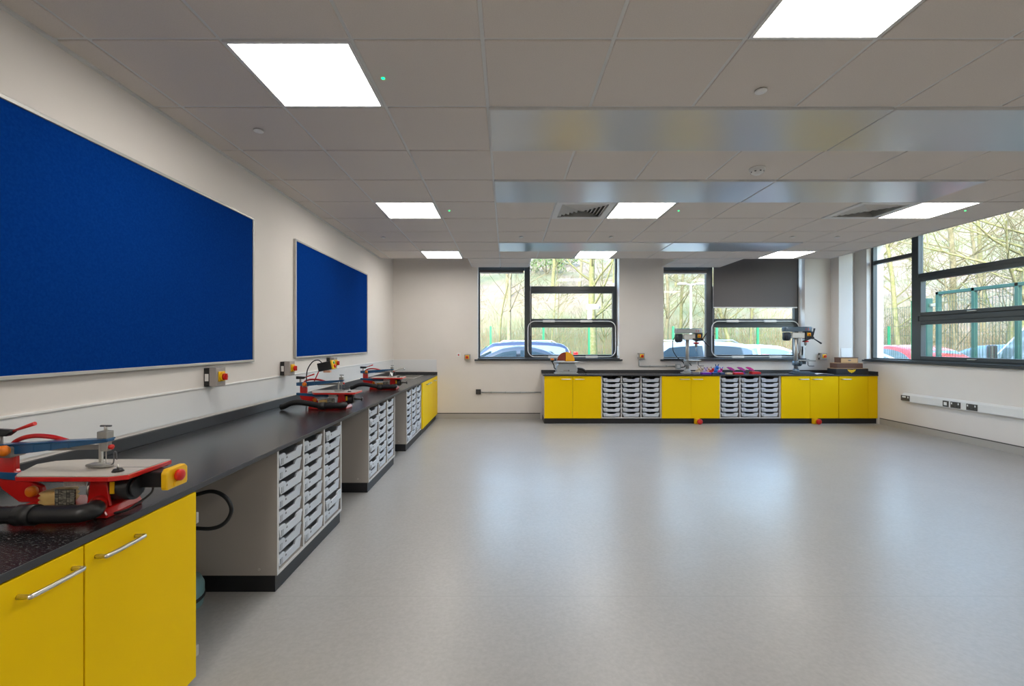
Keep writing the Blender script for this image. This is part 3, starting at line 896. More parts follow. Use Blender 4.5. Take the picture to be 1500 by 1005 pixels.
socket(6.555, 6.64, 'single', 'small square black outlet with a white centre on the trunking')
socket(6.385, 6.525, 'double', 'black double socket, the middle one of the trunking group')
socket(6.155, 6.30, 'double', 'black double socket nearest the camera on the trunking')

# loop of cable and blue bin under the near bench
o = MB().tube(smooth_path([(-1.95, 2.05, .66), (-1.62, 2.12, .655), (-1.51, 2.20, .665), (-1.43, 2.22, .678), (-1.365, 2.22, .650), (-1.335, 2.22, .59), (-1.365, 2.22, .528), (-1.43, 2.22, .498), (-1.53, 2.20, .508), (-1.68, 2.12, .54), (-2.06, 2.05, .56)], 8), .0095, 8).build('power_cable', 'rubber')
tag(o, 'black power cable hanging in a loop under the near worktop', 'cable')
t = thing('tub', (-1.725, 2.38, 0), 'pale teal round tub half hidden behind the near yellow cupboard', 'tub')
MB().lathe([(.10, 0), (.125, .02), (.13, .08), (.13, .12), (.115, .155), (.0, .165)], n=28).build('body', 'teal_pale' if 'teal_pale' in M_ else mat('teal_pale', (.16, .30, .31), .4), t)
MB().lathe([(.1295, .055), (.134, .060), (.134, .070), (.1295, .075)], n=28).build('band', 'plinth', t)
# ================================================================== MACHINES
# scroll saw: local x along the arm (front = +x), seen from -y, base at z = 0
def ribbed(mb, pts, r, n=14, rib=.0012):
    P = smooth_path(pts, 10); rs = [r + (rib if i % 2 else -rib) for i in range(len(P))]
    return mb.tube(P, rs, n)
def scroll_saw(loc, label, switch, rz=0):
    t = thing('scroll_saw', loc, label, 'scroll saw', rz, 'red and blue scroll saws on the left worktop')
    # base channel with flanges
    m = MB()
    m.prism([(-.20, 0), (.135, 0), (.135, .012), (.125, .030), (-.19, .030), (-.20, .012)], -.075, .075, 'y')
    m.build('base', 'red_enamel', t, .003, 1)
    for x, y in ((-.17, -.06), (.11, -.06), (-.17, .06), (.11, .06)):
        MB().cyl((x, y, .0295), (x, y, .038), .009, n=6).build('bolt', 'steel', t)
    # rear C column and lower bracket
    m = MB()
    m.prism([(-.30, .225), (-.302, .10), (-.285, .075), (-.225, .030), (-.13, .030), (-.15, .085), (-.215, .115), (-.238, .14), (-.240, .225)], -.010, .010, 'y')
    m.build('column', 'red_enamel', t, .004, 1)
    for y in (-.045, .035): MB().prism([(.04, .030), (.12, .030), (.105, .130), (.055, .130)], y, y+.010, 'y').build('table_bracket', 'red_enamel', t, .002, 1)
    # arms
    m = MB()
    m.prism([(-.33, .200), (-.245, .196), (-.16, .205), (-.077, .217), (.085, .240), (.085, .248), (-.077, .240), (-.245, .231), (-.33, .225)], -.015, .015, 'y')
    m.prism([(-.33, .223), (-.245, .229), (-.077, .238), (.085, .246), (.085, .251), (-.077, .243), (-.245, .234), (-.33, .228)], -.020, .020, 'y')
    ua = m.build('upper_arm', 'blue_enamel', t, .002, 1)
    for x in (-.17, -.11, -.05): MB().box(x-.002, x+.002, -.016, .016, .205+(x+.17)*.12, .232+(x+.17)*.05).build('arm_rib', 'blue_enamel', ua)
    m = MB().prism([(-.33, .118), (-.20, .105), (-.04, .100), (.075, .112), (.075, .122), (-.04, .124), (-.20, .132), (-.33, .138)], -.016, .016, 'y')
    m.build('lower_arm', 'blue_enamel', t, .002, 1)
    m = MB().tube(smooth_path([(-.295, .020, .200), (-.27, .024, .235), (-.22, .026, .252), (-.15, .026, .250), (-.09, .024, .236)], 5), .008, 8)
    m.build('arm_guard', 'red_enamel', t)
    k = MB().box(-.275, -.235, -.030, .030, .188, .225).build('pivot_block', 'cast_grey', t, .006)
    MB().lathe([(.018, 0), (.019, .012), (.013, .020), (0, .021)], o=(-.247, -.030, .215), ax=(0, -1, 0), n=10).build('pivot_knob', 'orange_plastic', k)
    # blade tension lever at the rear
    MB().cyl((-.300, 0, .215), (-.300, 0, .262), .008, n=12).build('tension_post', 'cast_grey', t)
    lv = MB().prism([(-.335, .258), (-.27, .258), (-.25, .272), (-.255, .280), (-.335, .284)], -.012, .012, 'y').build('tension_lever', 'black_plastic', t, .004)
    MB().cyl((-.255, 0, .275), (-.175, -.004, .302), .004, .007, n=10).build('lever_tip', 'red_plastic', lv)
    # blade clamps and blade
    c = MB().box(.048, .082, -.016, .016, .250, .276).build('blade_clamp', 'cast_grey', t, .003)
    MB().cyl((.066, 0, .276), (.066, 0, .292), .005, n=8).build('clamp_screw', 'steel', c)
    MB().box(.048, .086, -.004, .004, .290, .296).build('clamp_wing', 'mark_dark', c, .002)
    c = MB().box(.055, .080, -.010, .010, .206, .240).build('blade_holder', 'cast_grey', t, .003)
    MB().lathe([(.008, 0), (.009, .010), (0, .012)], o=(.080, 0, .220), ax=(1, 0, 0), n=8).build('clamp_knob', 'red_plastic', c)
    MB().box(.066, .069, -.0006, .0006, .112, .207).build('blade', 'steel', t)
    # work hold-down
    m = MB()
    m.prism([(-.16, .200), (.040, .206), (.040, .222), (-.16, .220)], .026, .032, 'y')
    m.build('hold_down_bar', 'cast_grey', t, .001, 1)
    MB().box(.026, .036, .016, .026, .156, .236).build('hold_down_post', 'steel', t, .001, 1)
    MB().prism([(.004, -.012), (.075, -.026), (.095, -.010), (.095, .004), (.060, .020), (.004, .026)], .154, .162, 'z').build('hold_down_foot', 'cast_grey', t, .002, 1)
    MB().tube(smooth_path([(.088, -.006, .160), (.100, -.008, .168), (.102, -.008, .200), (.106, -.008, .206), (.110, -.008, .200), (.111, -.008, .178)], 4), .0022, 6).build('blower_pipe', 'mark_dark', t)
    # table: painted rim, ground top
    out = [(-.215, .04), (-.150, -.092), (-.130, -.110), (.170, -.110), (.215, -.085), (.215, .110), (-.10, .110), (-.19, .085)]
    MB().prism(out, .132, .147, 'z').build('table_rim', 'red_enamel', t, .002, 1)
    q = MB().prism([(x*.985, y*.975) for x, y in out], .1472, .1505, 'z').build('table_top', 'saw_table', t)
    MB().cyl((.155, -.055, .151), (.155, -.055, .160), .018, .012, n=12).build('insert_knob', 'black_plastic', q)
    MB().cyl((.155, -.055, .160), (.155, -.055, .175), .0022, n=6).build('knob_pin', 'steel', q)
    MB().box(.07, .214, -.0012, .0012, .1504, .1510).build('blade_slot', 'mark_dark', q)
    # motor, bellows, plates
    m = MB().cyl((.05, .0, .082), (.17, .0, .082), .042, n=22); m.cyl((.17, 0, .082), (.18, 0, .082), .032, n=22)
    mo = m.build('motor', 'black_plastic', t)
    MB().tube([(.045 + .0, -.03 + .0, .082 + 0)] + [(.045, .046*math.sin(R(a))*-1, .082+.046*math.cos(R(a))) for a in range(40, 240, 20)], .004, 8).build('clamp_ring', 'steel', mo)
    MB().box(.118, .132, -.0446, -.041, .072, .112).build('warning_label', 'yellow_plastic', mo)
    MB().lathe([(.02, 0), (.046, .006), (.052, .016), (.044, .022), (.052, .030), (.044, .036), (.050, .044), (.02, .050)], o=(-.080, -.015, .030), n=22).build('bellows', 'bellows', t)
    MB().lathe([(.018, 0), (.018, .014), (.012, .018), (0, .018)], o=(-.160, -.022, .075), ax=(0, -1, 0), n=16).build('tension_knob', 'orange_plastic', t)
    MB().box(-.030, .042, -.052, -.046, .100, .130).build('instruction_plate', 'plate_white', t)
    MB().box(-.030, .036, -.082, -.078, .032, .098).build('rating_plate', 'plate_black', t)
    # dust port and black hose
    MB().tube([(.085, -.05, .045), (.115, -.085, .043), (.130, -.118, .043)], .024, 16).build('dust_port', 'red_enamel', t)
    hs = MB().tube(smooth_path([(.124, -.104, .046), (.134, -.126, .046), (.120, -.146, .045), (.090, -.152, .044), (.00, -.150, .042), (-.03, -.150, .041)], 6), .027, 16).build('hose_elbow', 'black_plastic', t)
    MB().tube([(-.02, -.150, .041), (-.075, -.149, .040)], .032, 18).build('hose_cuff', 'rubber', hs)
    if switch == 'front':
        ribbed(MB(), [(-.06, -.149, .040), (-.16, -.146, .039), (-.28, -.130, .037), (-.40, -.09, .035), (-.47, .02, .034)], .026).build('hose', 'rubber', t)
    else:
        ribbed(MB(), [(-.06, -.149, .040), (-.16, -.149, .060), (-.25, -.150, .072), (-.32, -.140, .062), (-.38, -.13, .034), (-.41, -.125, .026)], .024).build('hose', 'rubber', t)
    if switch == 'front':
        b = MB().box(.150, .262, .010, .075, .075, .130).build('switch_box', 'black_plastic', t, .004)
        y = MB().prism([(-.005, .070), (.090, .070), (.094, .080), (.094, .130), (.082, .142), (.003, .142), (-.008, .128), (-.008, .080)], .262, .285, 'x').build('switch_plate', 'yellow_plastic', t, .004)
        MB().box(.285, .291, .022, .062, .076, .092).build('flap', 'yellow_plastic', y, .003)
        MB().lathe([(.015, 0), (.020, .004), (.020, .016), (.012, .022), (0, .023)], o=(.285, .040, .112), ax=(1, 0, 0), n=20).build('stop_button', 'red_plastic', y)
        MB().tube(smooth_path([(.20, .04, .075), (.20, .03, .05), (.17, 0, .02), (.15, -.03, .008), (.08, -.09, .008)], 5), .004, 6).build('power_lead', 'rubber', t)
    else:
        MB().cyl((.17, 0, .082), (.245, 0, .080), .008, n=10).build('shaft', 'black_plastic', t)
        MB().lathe([(.006, 0), (.018, .004), (.018, .012), (0, .016)], o=(.240, 0, .080), ax=(1, 0, 0), n=14).build('hand_knob', 'black_plastic', t)
    if switch == 'high':
        Mr = Matrix.Translation((-.075, .02, .335)) @ Matrix.Rotation(R(-12), 4, 'Y')
        MB().box(-.060, .060, -.035, .035, 0, .075, Mr).build('switch_box', 'black_plastic', t, .004)
        y = MB().box(.060, .076, -.036, .036, -.004, .080, Mr).build('switch_plate', 'yellow_plastic', t, .006)
        c = Mr @ Vector((.076, 0, .055)); d = Mr.to_3x3() @ Vector((1, 0, 0))
        MB().lathe([(.012, 0), (.012, .006), (0, .007)], o=c, ax=d, n=14).build('start_button', 'green_plastic', y)
        c = Mr @ Vector((.076, 0, .022))
        MB().lathe([(.016, 0), (.016, .010), (0, .012)], o=c, ax=d, n=14).build('stop_button', 'red_plastic', y)
        MB().tube([(-.20, .02, .205), (-.135, .02, .345)], .005, 8).build('switch_bracket', 'red_enamel', t)
        MB().box(-.095, -.035, -.006, .030, .316, .334).build('switch_clip', 'toy_peach', t, .002)
        MB().tube(smooth_path([(-.12, .02, .405), (-.15, .02, .425), (-.20, .02, .41), (-.245, .02, .34), (-.255, .02, .25), (-.262, .035, .15), (-.27, .05, .02), (-.29, .10, .006)], 6), .005, 8).build('power_lead', 'rubber', t)
    return t
scroll_saw((-1.455, 1.585, TL+.0006), 'scroll saw nearest the camera with yellow stop switch and fat black hose', 'front')
scroll_saw((-1.53, 4.06, TL+.0006), 'middle scroll saw with a raised black and yellow switch box', 'high')
scroll_saw((-1.50, 5.74, TL+.0006), 'farthest scroll saw, just in front of the sink tap', None)

# pillar drill: local front = +x
mat('column_steel', (.42, .40, .37), .38, metal=.8)
def pillar_drill(loc, label, rz, big):
    t = thing('pillar_drill', loc, label, 'pillar drill', rz, 'bench pillar drills by the back window', scale=1.0)
    H = .80 if not big else .83
    # base casting
    m = MB().prism([(-.13, -.12), (.20, -.12), (.22, -.09), (.22, .09), (.20, .12), (-.13, .12), (-.15, .09), (-.15, -.09)], 0, .022, 'z')
    m.prism([(-.11, -.10), (.18, -.10), (.19, .10), (-.11, .10)], .022, .034, 'z')
    b = m.build('base', 'hammer_blue' if big else 'machine_grey', t, .005)
    for y in (-.045, .045): MB().box(.02, .17, y-.007, y+.007, .0335, .0345).build('base_slot', 'mark_dark', b)
    MB().lathe([(.060, .034), (.060, .050), (.046, .062), (.046, .085)], o=(-.05, 0, 0), n=24).build('column_socket', 'hammer_blue' if big else 'machine_grey', t)
    MB().cyl((-.05, 0, .06), (-.05, 0, H-.14), .034 if big else .030, n=24).build('column', 'column_steel', t)
    # rack
    MB().box(-.052, -.044, -.042, -.033, .09, H-.24).build('rack', 'cast_grey', t)
    # table on its bracket
    zt = .245
    MB().box(-.0, .10, -.035, .035, zt-.075, zt-.023).build('bracket_arm', 'hammer_blue' if big else 'machine_grey', t, .003, 1)
    br = MB().cyl((-.05, 0, zt-.10), (-.05, 0, zt-.023), .056, n=24).build('table_bracket', 'hammer_blue' if big else 'machine_grey', t, .003, 1)
    MB().tube([(-.03, -.05, zt-.06), (-.03, -.095, zt-.06), (-.005, -.095, zt-.10), (.0, -.095, zt-.10)], .006, 8).build('crank', 'black_plastic', br)
    if big:
        MB().lathe([(.050, 0), (.054, .012), (.048, .030), (.018, .034), (0, .034)], o=(-.02, -.05, zt-.06), ax=(0, -1, 0), n=24).build('gear_cover', 'hammer_blue', br)
    MB().prism([(-.03, -.12), (.22, -.12), (.22, .12), (-.03, .12)] if big else [(-.09, -.12), (.16, -.12), (.16, .12), (-.09, .12)], zt-.022, zt-.002, 'z').build('table', 'cast_grey', t, .003, 1)
    MB().tube([(.13, -.02, zt-.03), (.13, -.03, zt-.09), (.135, -.05, zt-.105), (.215, -.06, zt-.105)], .006, 8).build('lock_lever', 'black_plastic', t)
    # head
    m = MB().prism([(-.12, H-.20), (.06, H-.20), (.10, H-.22), (.10, H-.10), (-.12, H-.10)], -.055, .055, 'y')
    m.build('head_casting', 'machine_white', t, .012)
    m = MB().prism([(.07, H-.225), (.165, H-.225), (.195, H-.15), (.20, H-.085), (.07, H-.085)], -.068, .068, 'y')
    f = m.build('front_housing', 'machine_dark', t, .012)
    # belt cover
    out = []
    for i in range(9):
        a = R(90 + 22.5*i); out.append((-.20+.075*math.cos(a), .075*math.sin(a)))
    for i in range(9):
        a = R(-90 + 22.5*i); out.append((.105+.095*math.cos(a), .095*math.sin(a)))
    bc_ = MB().prism(out, H-.085, H-.010, 'z').build('belt_cover', 'hammer_blue' if big else 'machine_grey', t, .012)
    MB().prism([(x*.97, y*.9) for x, y in out], H-.010, H, 'z').build('cover_lid', 'hammer_blue', bc_, .005)
    MB().box(.075, .12, -.0935, -.088, H-.065, H-.025).build('warning_label', 'red_plastic', bc_)
    # motor
    m = MB().cyl((-.20, 0, H-.23), (-.20, 0, H-.095), .062, n=24); m.cyl((-.20, 0, H-.245), (-.20, 0, H-.23), .05, n=24)
    mo = m.build('motor', 'machine_dark', t)
    for i in range(10):
        a = i*math.pi/5
        MB().cbox((0, 0, 0), (.006, .008, .11), Matrix.Translation((-.20+.063*math.cos(a), .063*math.sin(a), H-.165)) @ Matrix.Rotation(a, 4, 'Z')).build('cooling_fin', 'machine_dark', mo)
    MB().cyl((-.14, .02, H-.15), (-.06, .02, H-.15), .012, n=12).build('motor_slide', 'steel', t)
    # switch
    s = MB().box(.105, .160, -.078, -.068, H-.165, H-.105).build('switch_plate', 'yellow_plastic', t, .003)
    MB().lathe([(.020, 0), (.021, .010), (.012, .018), (0, .019)], o=(.135, -.078, H-.135), ax=(0, -1, 0), n=18).build('stop_button', 'orange_plastic', s)
    # quill, guard, chuck, bit
    MB().cyl((.10, 0, H-.27), (.10, 0, H-.22), .024, n=20).build('quill', 'steel', t)
    MB().lathe([(.030, 0), (.052, .004), (.052, .016), (.044, .026), (.026, .028)], o=(.10, 0, H-.272), n=22).build('guard_collar', 'red_plastic', t)
    MB().lathe([(.006, 0), (.014, .014), (.023, .022), (.023, .060), (.014, .066)], o=(.10, 0, H-.335), n=20).build('chuck', 'cast_grey', t)
    MB().cyl((.10, 0, H-.405), (.10, 0, H-.33), .004, n=8).build('drill_bit', 'steel', t)
    # feed handle with three spokes
    hub = MB().cyl((.175, -.060, H-.195), (.175, -.110, H-.195), .024, n=16).build('feed_hub', 'black_plastic', t)
    for a in ((58, 178, -48) if not big else (-38, 82, 202)):
        d = Vector((math.cos(R(a)), -.15, math.sin(R(a))))
        p = Vector((.175, -.098, H-.195))
        L = .165
        MB().tube([p + d*.015, p + d*.06, p + d*L], [.008, .010, .015], 10).build('feed_spoke', 'black_plastic', hub)
    return t
pillar_drill((3.27, 8.14, TB+.0006), 'smaller grey pillar drill in front of the window\'s narrow pane', R(-8), False)
pillar_drill((5.20, 8.13, TB+.0006), 'larger blue-grey pillar drill at the right end of the window', R(-14), True)
o = MB().tube(smooth_path([(3.04, 8.17, TB+.66), (2.98, 8.18, TB+.60), (2.985, 8.20, TB+.42), (3.06, 8.22, TB+.30), (3.18, 8.24, TB+.20), (3.22, 8.26, TB+.12), (3.17, 8.31, TB+.10)], 8), .008, 8).build('power_cable', 'rubber')
tag(o, 'black power cable curving from the left drill motor to its wall socket', 'cable')

# disc sander
t = thing('disc_sander', (1.05, 8.08, TB+.0006), 'grey disc sander with red disc and yellow guard on the back bench', 'disc sander')
m = MB().prism([(-.20, 0), (.20, 0), (.20, .012), (.165, .03), (.165, .035), (-.165, .035), (-.165, .03), (-.20, .012)], -.13, .14, 'y')
m.build('foot_plate', 'machine_grey', t, .004, 1)
m = MB().prism([(-.178, .035), (.178, .035), (.188, .08), (.172, .145), (.130, .185), (-.128, .185), (-.165, .15), (-.185, .08)], -.12, .12, 'y')
b = m.build('housing', 'machine_grey', t, .012)
MB().box(-.06, .04, -.123, -.119, .052, .075).build('name_plate', 'cast_grey', b)
MB().box(.028, .040, -.125, -.121, .052, .075).build('switch', 'black_plastic', b)
MB().prism([(-.15, .18), (.15, .18), (.13, .205), (-.13, .205)], -.10, .09, 'y').build('trunnion', 'cast_grey', t, .003, 1)
MB().prism([(-.215, -.16), (.215, -.16), (.225, -.13), (.17, .03), (-.17, .03), (-.225, -.13)], .205, .219, 'z').build('table', 'aluminium', t, .003, 1)
arc = [(.155*math.cos(R(a)), .205+.175*math.sin(R(a))) for a in range(0, 181, 10)]
MB().prism(arc, .040, .052, 'y').build('sanding_disc', 'abrasive', t)
MB().prism([(p[0]*1.03, p[1]+.003) for p in arc], .054, .10, 'y').build('disc_casing', 'machine_grey', t, .003, 1)
arc = [(.160*math.cos(R(a)), .222+.165*math.sin(R(a))) for a in range(0, 91, 9)] + [(.0, .222)]
MB().prism(arc, .020, .036, 'y').build('guard', 'guard_yellow', t, .003, 1)
MB().prism([(-.150, -.05), (-.02, .005), (-.02, .02), (-.150, .02)], .2192, .232, 'z').build('mitre_fence', 'aluminium', t, .002, 1)
q = MB().tube(smooth_path([(-.175, -.02, .09), (-.205, -.02, .10), (-.215, -.02, .15), (-.235, -.02, .19), (-.245, -.02, .215)], 5), .009, 8).build('brake_arm', 'black_plastic', t)
MB().cyl((-.245, -.02, .205), (-.245, -.02, .245), .022, n=14).build('arm_socket', 'black_plastic', q)
MB().lathe([(.03, 0), (.036, .008), (.028, .026), (0, .032)], o=(-.245, -.02, .245), n=8).build('star_knob', 'orange_plastic', q)
ribbed(MB(), [(.175, 0, .085), (.23, 0, .09), (.29, -.01, .078), (.335, -.03, .045), (.35, -.05, .026)], .022).build('dust_hose', 'rubber', t)

# ---- stacked wooden boxes in the corner
t = thing('wooden_box', (5.985, 8.03, TB+.0006), 'large black painted box with a yellow winged emblem, lowest of the stack', 'box', group='stacked handmade boxes')
MB().box(-.28, .28, -.11, .11, 0, .098).build('case', 'box_black', t, .003)
MB().box(-.275, .275, -.105, .105, .098, .104).build('rim_edge', 'wood_light', t)
e = [(-.058, .082), (-.045, .078), (-.020, .078), (-.010, .071), (0, .077), (.010, .071), (.020, .078), (.045, .078), (.058, .082), (.050, .066), (.046, .055), (.036, .054), (.030, .042), (.014, .040), (0, .028), (-.014, .040), (-.030, .042), (-.036, .054), (-.046, .055), (-.050, .066)]
MB().prism([(x*1.25-.01, z*1.2-.012) for x, z in reversed(e)], -.1135, -.110, 'y').build('emblem', 'yellow_plastic', t)
t = thing('wooden_box', (5.97, 8.04, TB+.1045), 'dark brown wooden box in the middle of the corner stack', 'box', group='stacked handmade boxes')
MB().box(-.225, .225, -.09, .09, 0, .086).build('case', 'wood_dark', t, .003)
MB().box(-.225, .225, -.09, .09, .0862, .092).build('lid', 'wood_light', t, .002)
t = thing('wooden_box', (5.975, 8.05, TB+.1975), 'small pale wooden box with a dark pull on top of stack', 'box', group='stacked handmade boxes')
MB().box(-.155, .155, -.075, .075, 0, .088).build('case', 'wood_dark', t, .003)
MB().box(-.145, .145, -.080, -.0755, .004, .080).build('drawer_front', 'wood_light', t, .002)
MB().box(-.022, .022, -.088, -.0805, .034, .052).build('drawer_pull', 'mark_dark', t, .003)
MB().box(-.160, .160, -.080, .078, .0882, .094).build('lid', 'wood_dark', t, .002)
# loose paper
m = MB(); nx = 8; P = []
for j in range(5):
    for i in range(nx+1):
        u, v = i/nx, j/4
        P.append((5.385+.28*u, 7.93+.16*v-.02*u, TB+.0015+.022*math.sin(math.pi*u)*(1-u)*.9))
for j in range(4):
    for i in range(nx):
        a = j*(nx+1)+i; m.add([P[a], P[a+1], P[a+nx+2], P[a+nx+1]], [(0, 1, 2, 3)], True)
o = m.build('paper_sheet', 'paper'); tag(o, 'loose white paper sheets curling on the back worktop', 'paper')
sm = o.modifiers.new('thickness', 'SOLIDIFY'); sm.thickness = .0008

# ---- row of pupils' small coloured models
def px(x, y=8.0): return (x-742)*y/670
def lab(name, loc, label, cat='model', rz=0): return thing(name, loc, label, cat, rz, 'small handmade models on the back worktop')
def dish(x, y, w, d, h, c, c2, label):
    t = lab('model_tray', (px(x, y), y, TB+.0006), label, 'model', .05)
    m = MB().box(-w, w, -d, d, 0, .006)
    for a in ((-w, w, -d, -d+.006), (-w, w, d-.006, d), (-w, -w+.006, -d+.006, d-.006), (w-.006, w, -d+.006, d-.006)): m.box(a[0], a[1], a[2], a[3], .006, h)
    m.build('shell', c, t, .001, 1)
    if c2: MB().box(-w+.012, w-.012, -d+.012, d-.012, .006, h+.004).build('filling', c2, t, .006)
dish(1034, 7.95, .075, .05, .034, 'toy_purple', 'toy_lilac', 'shallow purple tray model at the front of the back bench')
dish(1047, 7.94, .055, .04, .030, 'toy_navy', 'toy_blue', 'shallow navy and blue tray model')
dish(1057, 7.94, .040, .04, .030, 'toy_navy', 'toy_grey', 'small dark grey tray model')
dish(1067.5, 7.94, .048, .04, .026, 'toy_cream', 'toy_tan', 'small cream and tan tray model')
dish(1081, 7.94, .080, .035, .032, 'toy_red', 'toy_pink', 'long red and pink tray model in the front row')
dish(1106, 8.08, .078, .05, .034, 'toy_red', 'toy_red', 'bright red tray model at the right end of the models')
dish(1018, 7.96, .050, .05, .04, 'toy_grey', 'toy_cream', 'grey tray model by the left drill base')
def creature(x, y, s, c, c2, label):
    t = lab('model_creature', (px(x, y), y, TB+.0006), label)
    MB().ball((0, 0, .045*s), .045*s, sc_=(1.1, .9, 1)).build('body', c, t)
    MB().ball((.03*s, -.01, .095*s), .030*s).build('head', c, t)
    for d in (-.014, .016): MB().tube([(.03*s+d, 0, .115*s), (.03*s+d*1.5, 0, .140*s), (.03*s+d*2.4, .0, .155*s)], [.008*s, .009*s, .003*s], 8).build('ear', c2, t)
    for d in (-.02, .02): MB().ball((.02*s, d*s*1.2, .0145*s), .014*s).build('paw', c2, t)
creature(1022, 8.12, .85, 'toy_cream', 'toy_tan', 'cream animal model with ears, leftmost of the back row')
creature(1027, 8.17, .75, 'toy_tan', 'toy_cream', 'tan animal model behind the purple tray')
creature(1032, 8.12, .75, 'toy_lilac', 'toy_purple', 'lilac animal model behind the purple tray')
creature(1036.5, 8.17, .78, 'toy_peach', 'toy_tan', 'peach animal model left of the red one')
creature(1042, 8.06, .82, 'toy_red', 'toy_grey', 'dark red animal model left of the blue one')
creature(1047.5, 8.19, 1.08, 'toy_blue', 'toy_navy', 'bright blue animal model, tallest of the row')
creature(1054.5, 8.06, .80, 'toy_pink', 'toy_blue', 'pink animal model with blue ears')
def fin(x, y, c, c2, label, lift=.0):
    t = lab('model_fin', (px(x, y), y, TB+.0006), label)
    MB().prism([(-.03, -.025), (.05, -.025), (.05, .025), (-.03, .025)], 0, .014+lift, 'z').build('stand', c2, t, .003, 1)
    MB().tube([(.03, 0, .010+lift), (.03, 0, .060)], .005, 8).build('stem', c2, t)
    MB().prism([(-.10, .112), (-.06, .120), (-.01, .110), (.04, .080), (.065, .045), (.03, .048), (-.03, .065), (-.06, .085)], -.010, .010, 'y').build('fin', c, t, .005)
fin(1072, 8.12, 'toy_magenta', 'toy_red', 'magenta fin-shaped model on a red stand, leftmost of three')
fin(1087, 8.12, 'toy_magenta', 'toy_purple', 'magenta fin-shaped model on a purple stand, middle of three')
fin(1100, 8.14, 'toy_pink', 'toy_green', 'dark pink fin-shaped model on a green stand, rightmost of three', .012)
# ================================================================== OUTSIDE
def hill_mat():
    m = bpy.data.materials.new('hillside'); m.use_nodes = True
    nt = m.node_tree; b = nt.nodes['Principled BSDF']; L = nt.links.new
    tc = nt.nodes.new('ShaderNodeTexCoord')
    n = nt.nodes.new('ShaderNodeTexNoise'); n.inputs['Scale'].default_value = .12; n.inputs['Detail'].default_value = 12; n.inputs['Roughness'].default_value = .72
    r = nt.nodes.new('ShaderNodeValToRGB'); e = r.color_ramp.elements
    e[0].position = .32; e[0].color = (.050, .066, .028, 1); e[1].position = .70; e[1].color = (.205, .178, .138, 1)
    q = e.new(.46); q.color = (.102, .107, .06, 1)
    q = e.new(.56); q.color = (.128, .096, .076, 1)
    L(tc.outputs['Object'], n.inputs['Vector']); L(n.outputs['Fac'], r.inputs['Fac']); L(r.outputs[0], b.inputs['Base Color'])
    b.inputs['Roughness'].default_value = .95
    M_['hillside'] = m
hill_mat()
mat('asphalt', (.06, .06, .06), .9, noise=(20, (.09, .088, .085), .3, .7))
mat('bark_pale', (.15, .135, .09), .9, noise=(9, (.085, .078, .045), .35, .7))
mat('bark_ivy', (.085, .095, .032), .9, noise=(12, (.14, .125, .075), .4, .65))
mat('twig', (.17, .12, .07), .9, noise=(.7, (.11, .11, .045), .35, .65))
mat('leaf', (.045, .10, .02), .7, noise=(2, (.10, .15, .04), .3, .7))
mat('fence_green', (.004, .12, .055), .4)
mat('gate_green', (.006, .045, .038), .4)
mat('car_glass', (.05, .08, .10), .04, spec=1.0)
mat('tyre', (.015, .015, .015), .8)
mat('tail_red', (.55, .01, .01), .25)
for n_, c_, mt in (('car_slate', (.035, .045, .058), .2), ('car_navy', (.010, .018, .05), .2), ('car_white', (.40, .42, .44), 0), ('car_silver', (.28, .30, .32), .5),
                   ('car_red', (.24, .014, .010), .1), ('car_blue', (.05, .10, .18), .3), ('van_white', (.38, .40, .42), 0)):
    mat(n_, c_, .25, metal=mt, coat=.6)
GZ = -.13
mat('lamp_grey', (.30, .31, .32), .4)
MB().box(-70, 90, -25, 130, GZ-.1, GZ).build('ground', 'asphalt', kind='structure')
def hz(x, y):
    d = max(0.0, math.hypot(max(0, y-19), max(0, x-19)) if (y > 19 and x > 19) else max(y-19, x-19))
    return GZ - .25 + 30*(1-math.exp(-d/66)) + .5*math.sin(x*.11+1)*min(1, d/12) + .7*math.sin(y*.07+x*.05)*min(1, d/20)
m = MB(); N = 64
V = []
for j in range(N+1):
    for i in range(N+1):
        x = -60 + 210*(i/N); y = -30 + 230*(j/N); V.append((x, y, hz(x, y)))
m.add(V, [(j*(N+1)+i, j*(N+1)+i+1, (j+1)*(N+1)+i+1, (j+1)*(N+1)+i) for j in range(N) for i in range(N)], True)
m.build('hillside', 'hillside', kind='structure')

# ---- bare trees
def grow(mb, p, d, L, r, depth, rng, up):
    n = 4; pts = [p]; rs = [r]; q = p.copy(); v = d.copy()
    for i in range(n):
        v = (v + Vector((rng.uniform(-.22, .22), rng.uniform(-.22, .22), rng.uniform(-.05, .16) + up))).normalized()
        q = q + v*(L/n); pts.append(q.copy()); rs.append(max(r*(1 - .65*(i+1)/n), .0035))
    mb.tube(pts, rs, 5 if depth > 1 else 4, cap=False)
    if depth <= 0: return
    k = {3: 7, 2: 5, 1: 4}[depth] if depth in (1, 2, 3) else 6
    for i in range(k):
        t = rng.uniform(.25, 1.0); f = t*n; a = min(int(f), n-1)
        s = pts[a].lerp(pts[a+1], f-a)
        ang = rng.uniform(0, 6.283); tilt = rng.uniform(.5, 1.15)
        w = v.orthogonal().normalized(); w = Matrix.Rotation(ang, 3, v) @ w
        nd = (v*math.cos(tilt) + w*math.sin(tilt)).normalized()
        grow(mb, s, nd, L*rng.uniform(.42, .68), max(rs[a]*.5, .005), depth-1, rng, up*.7)
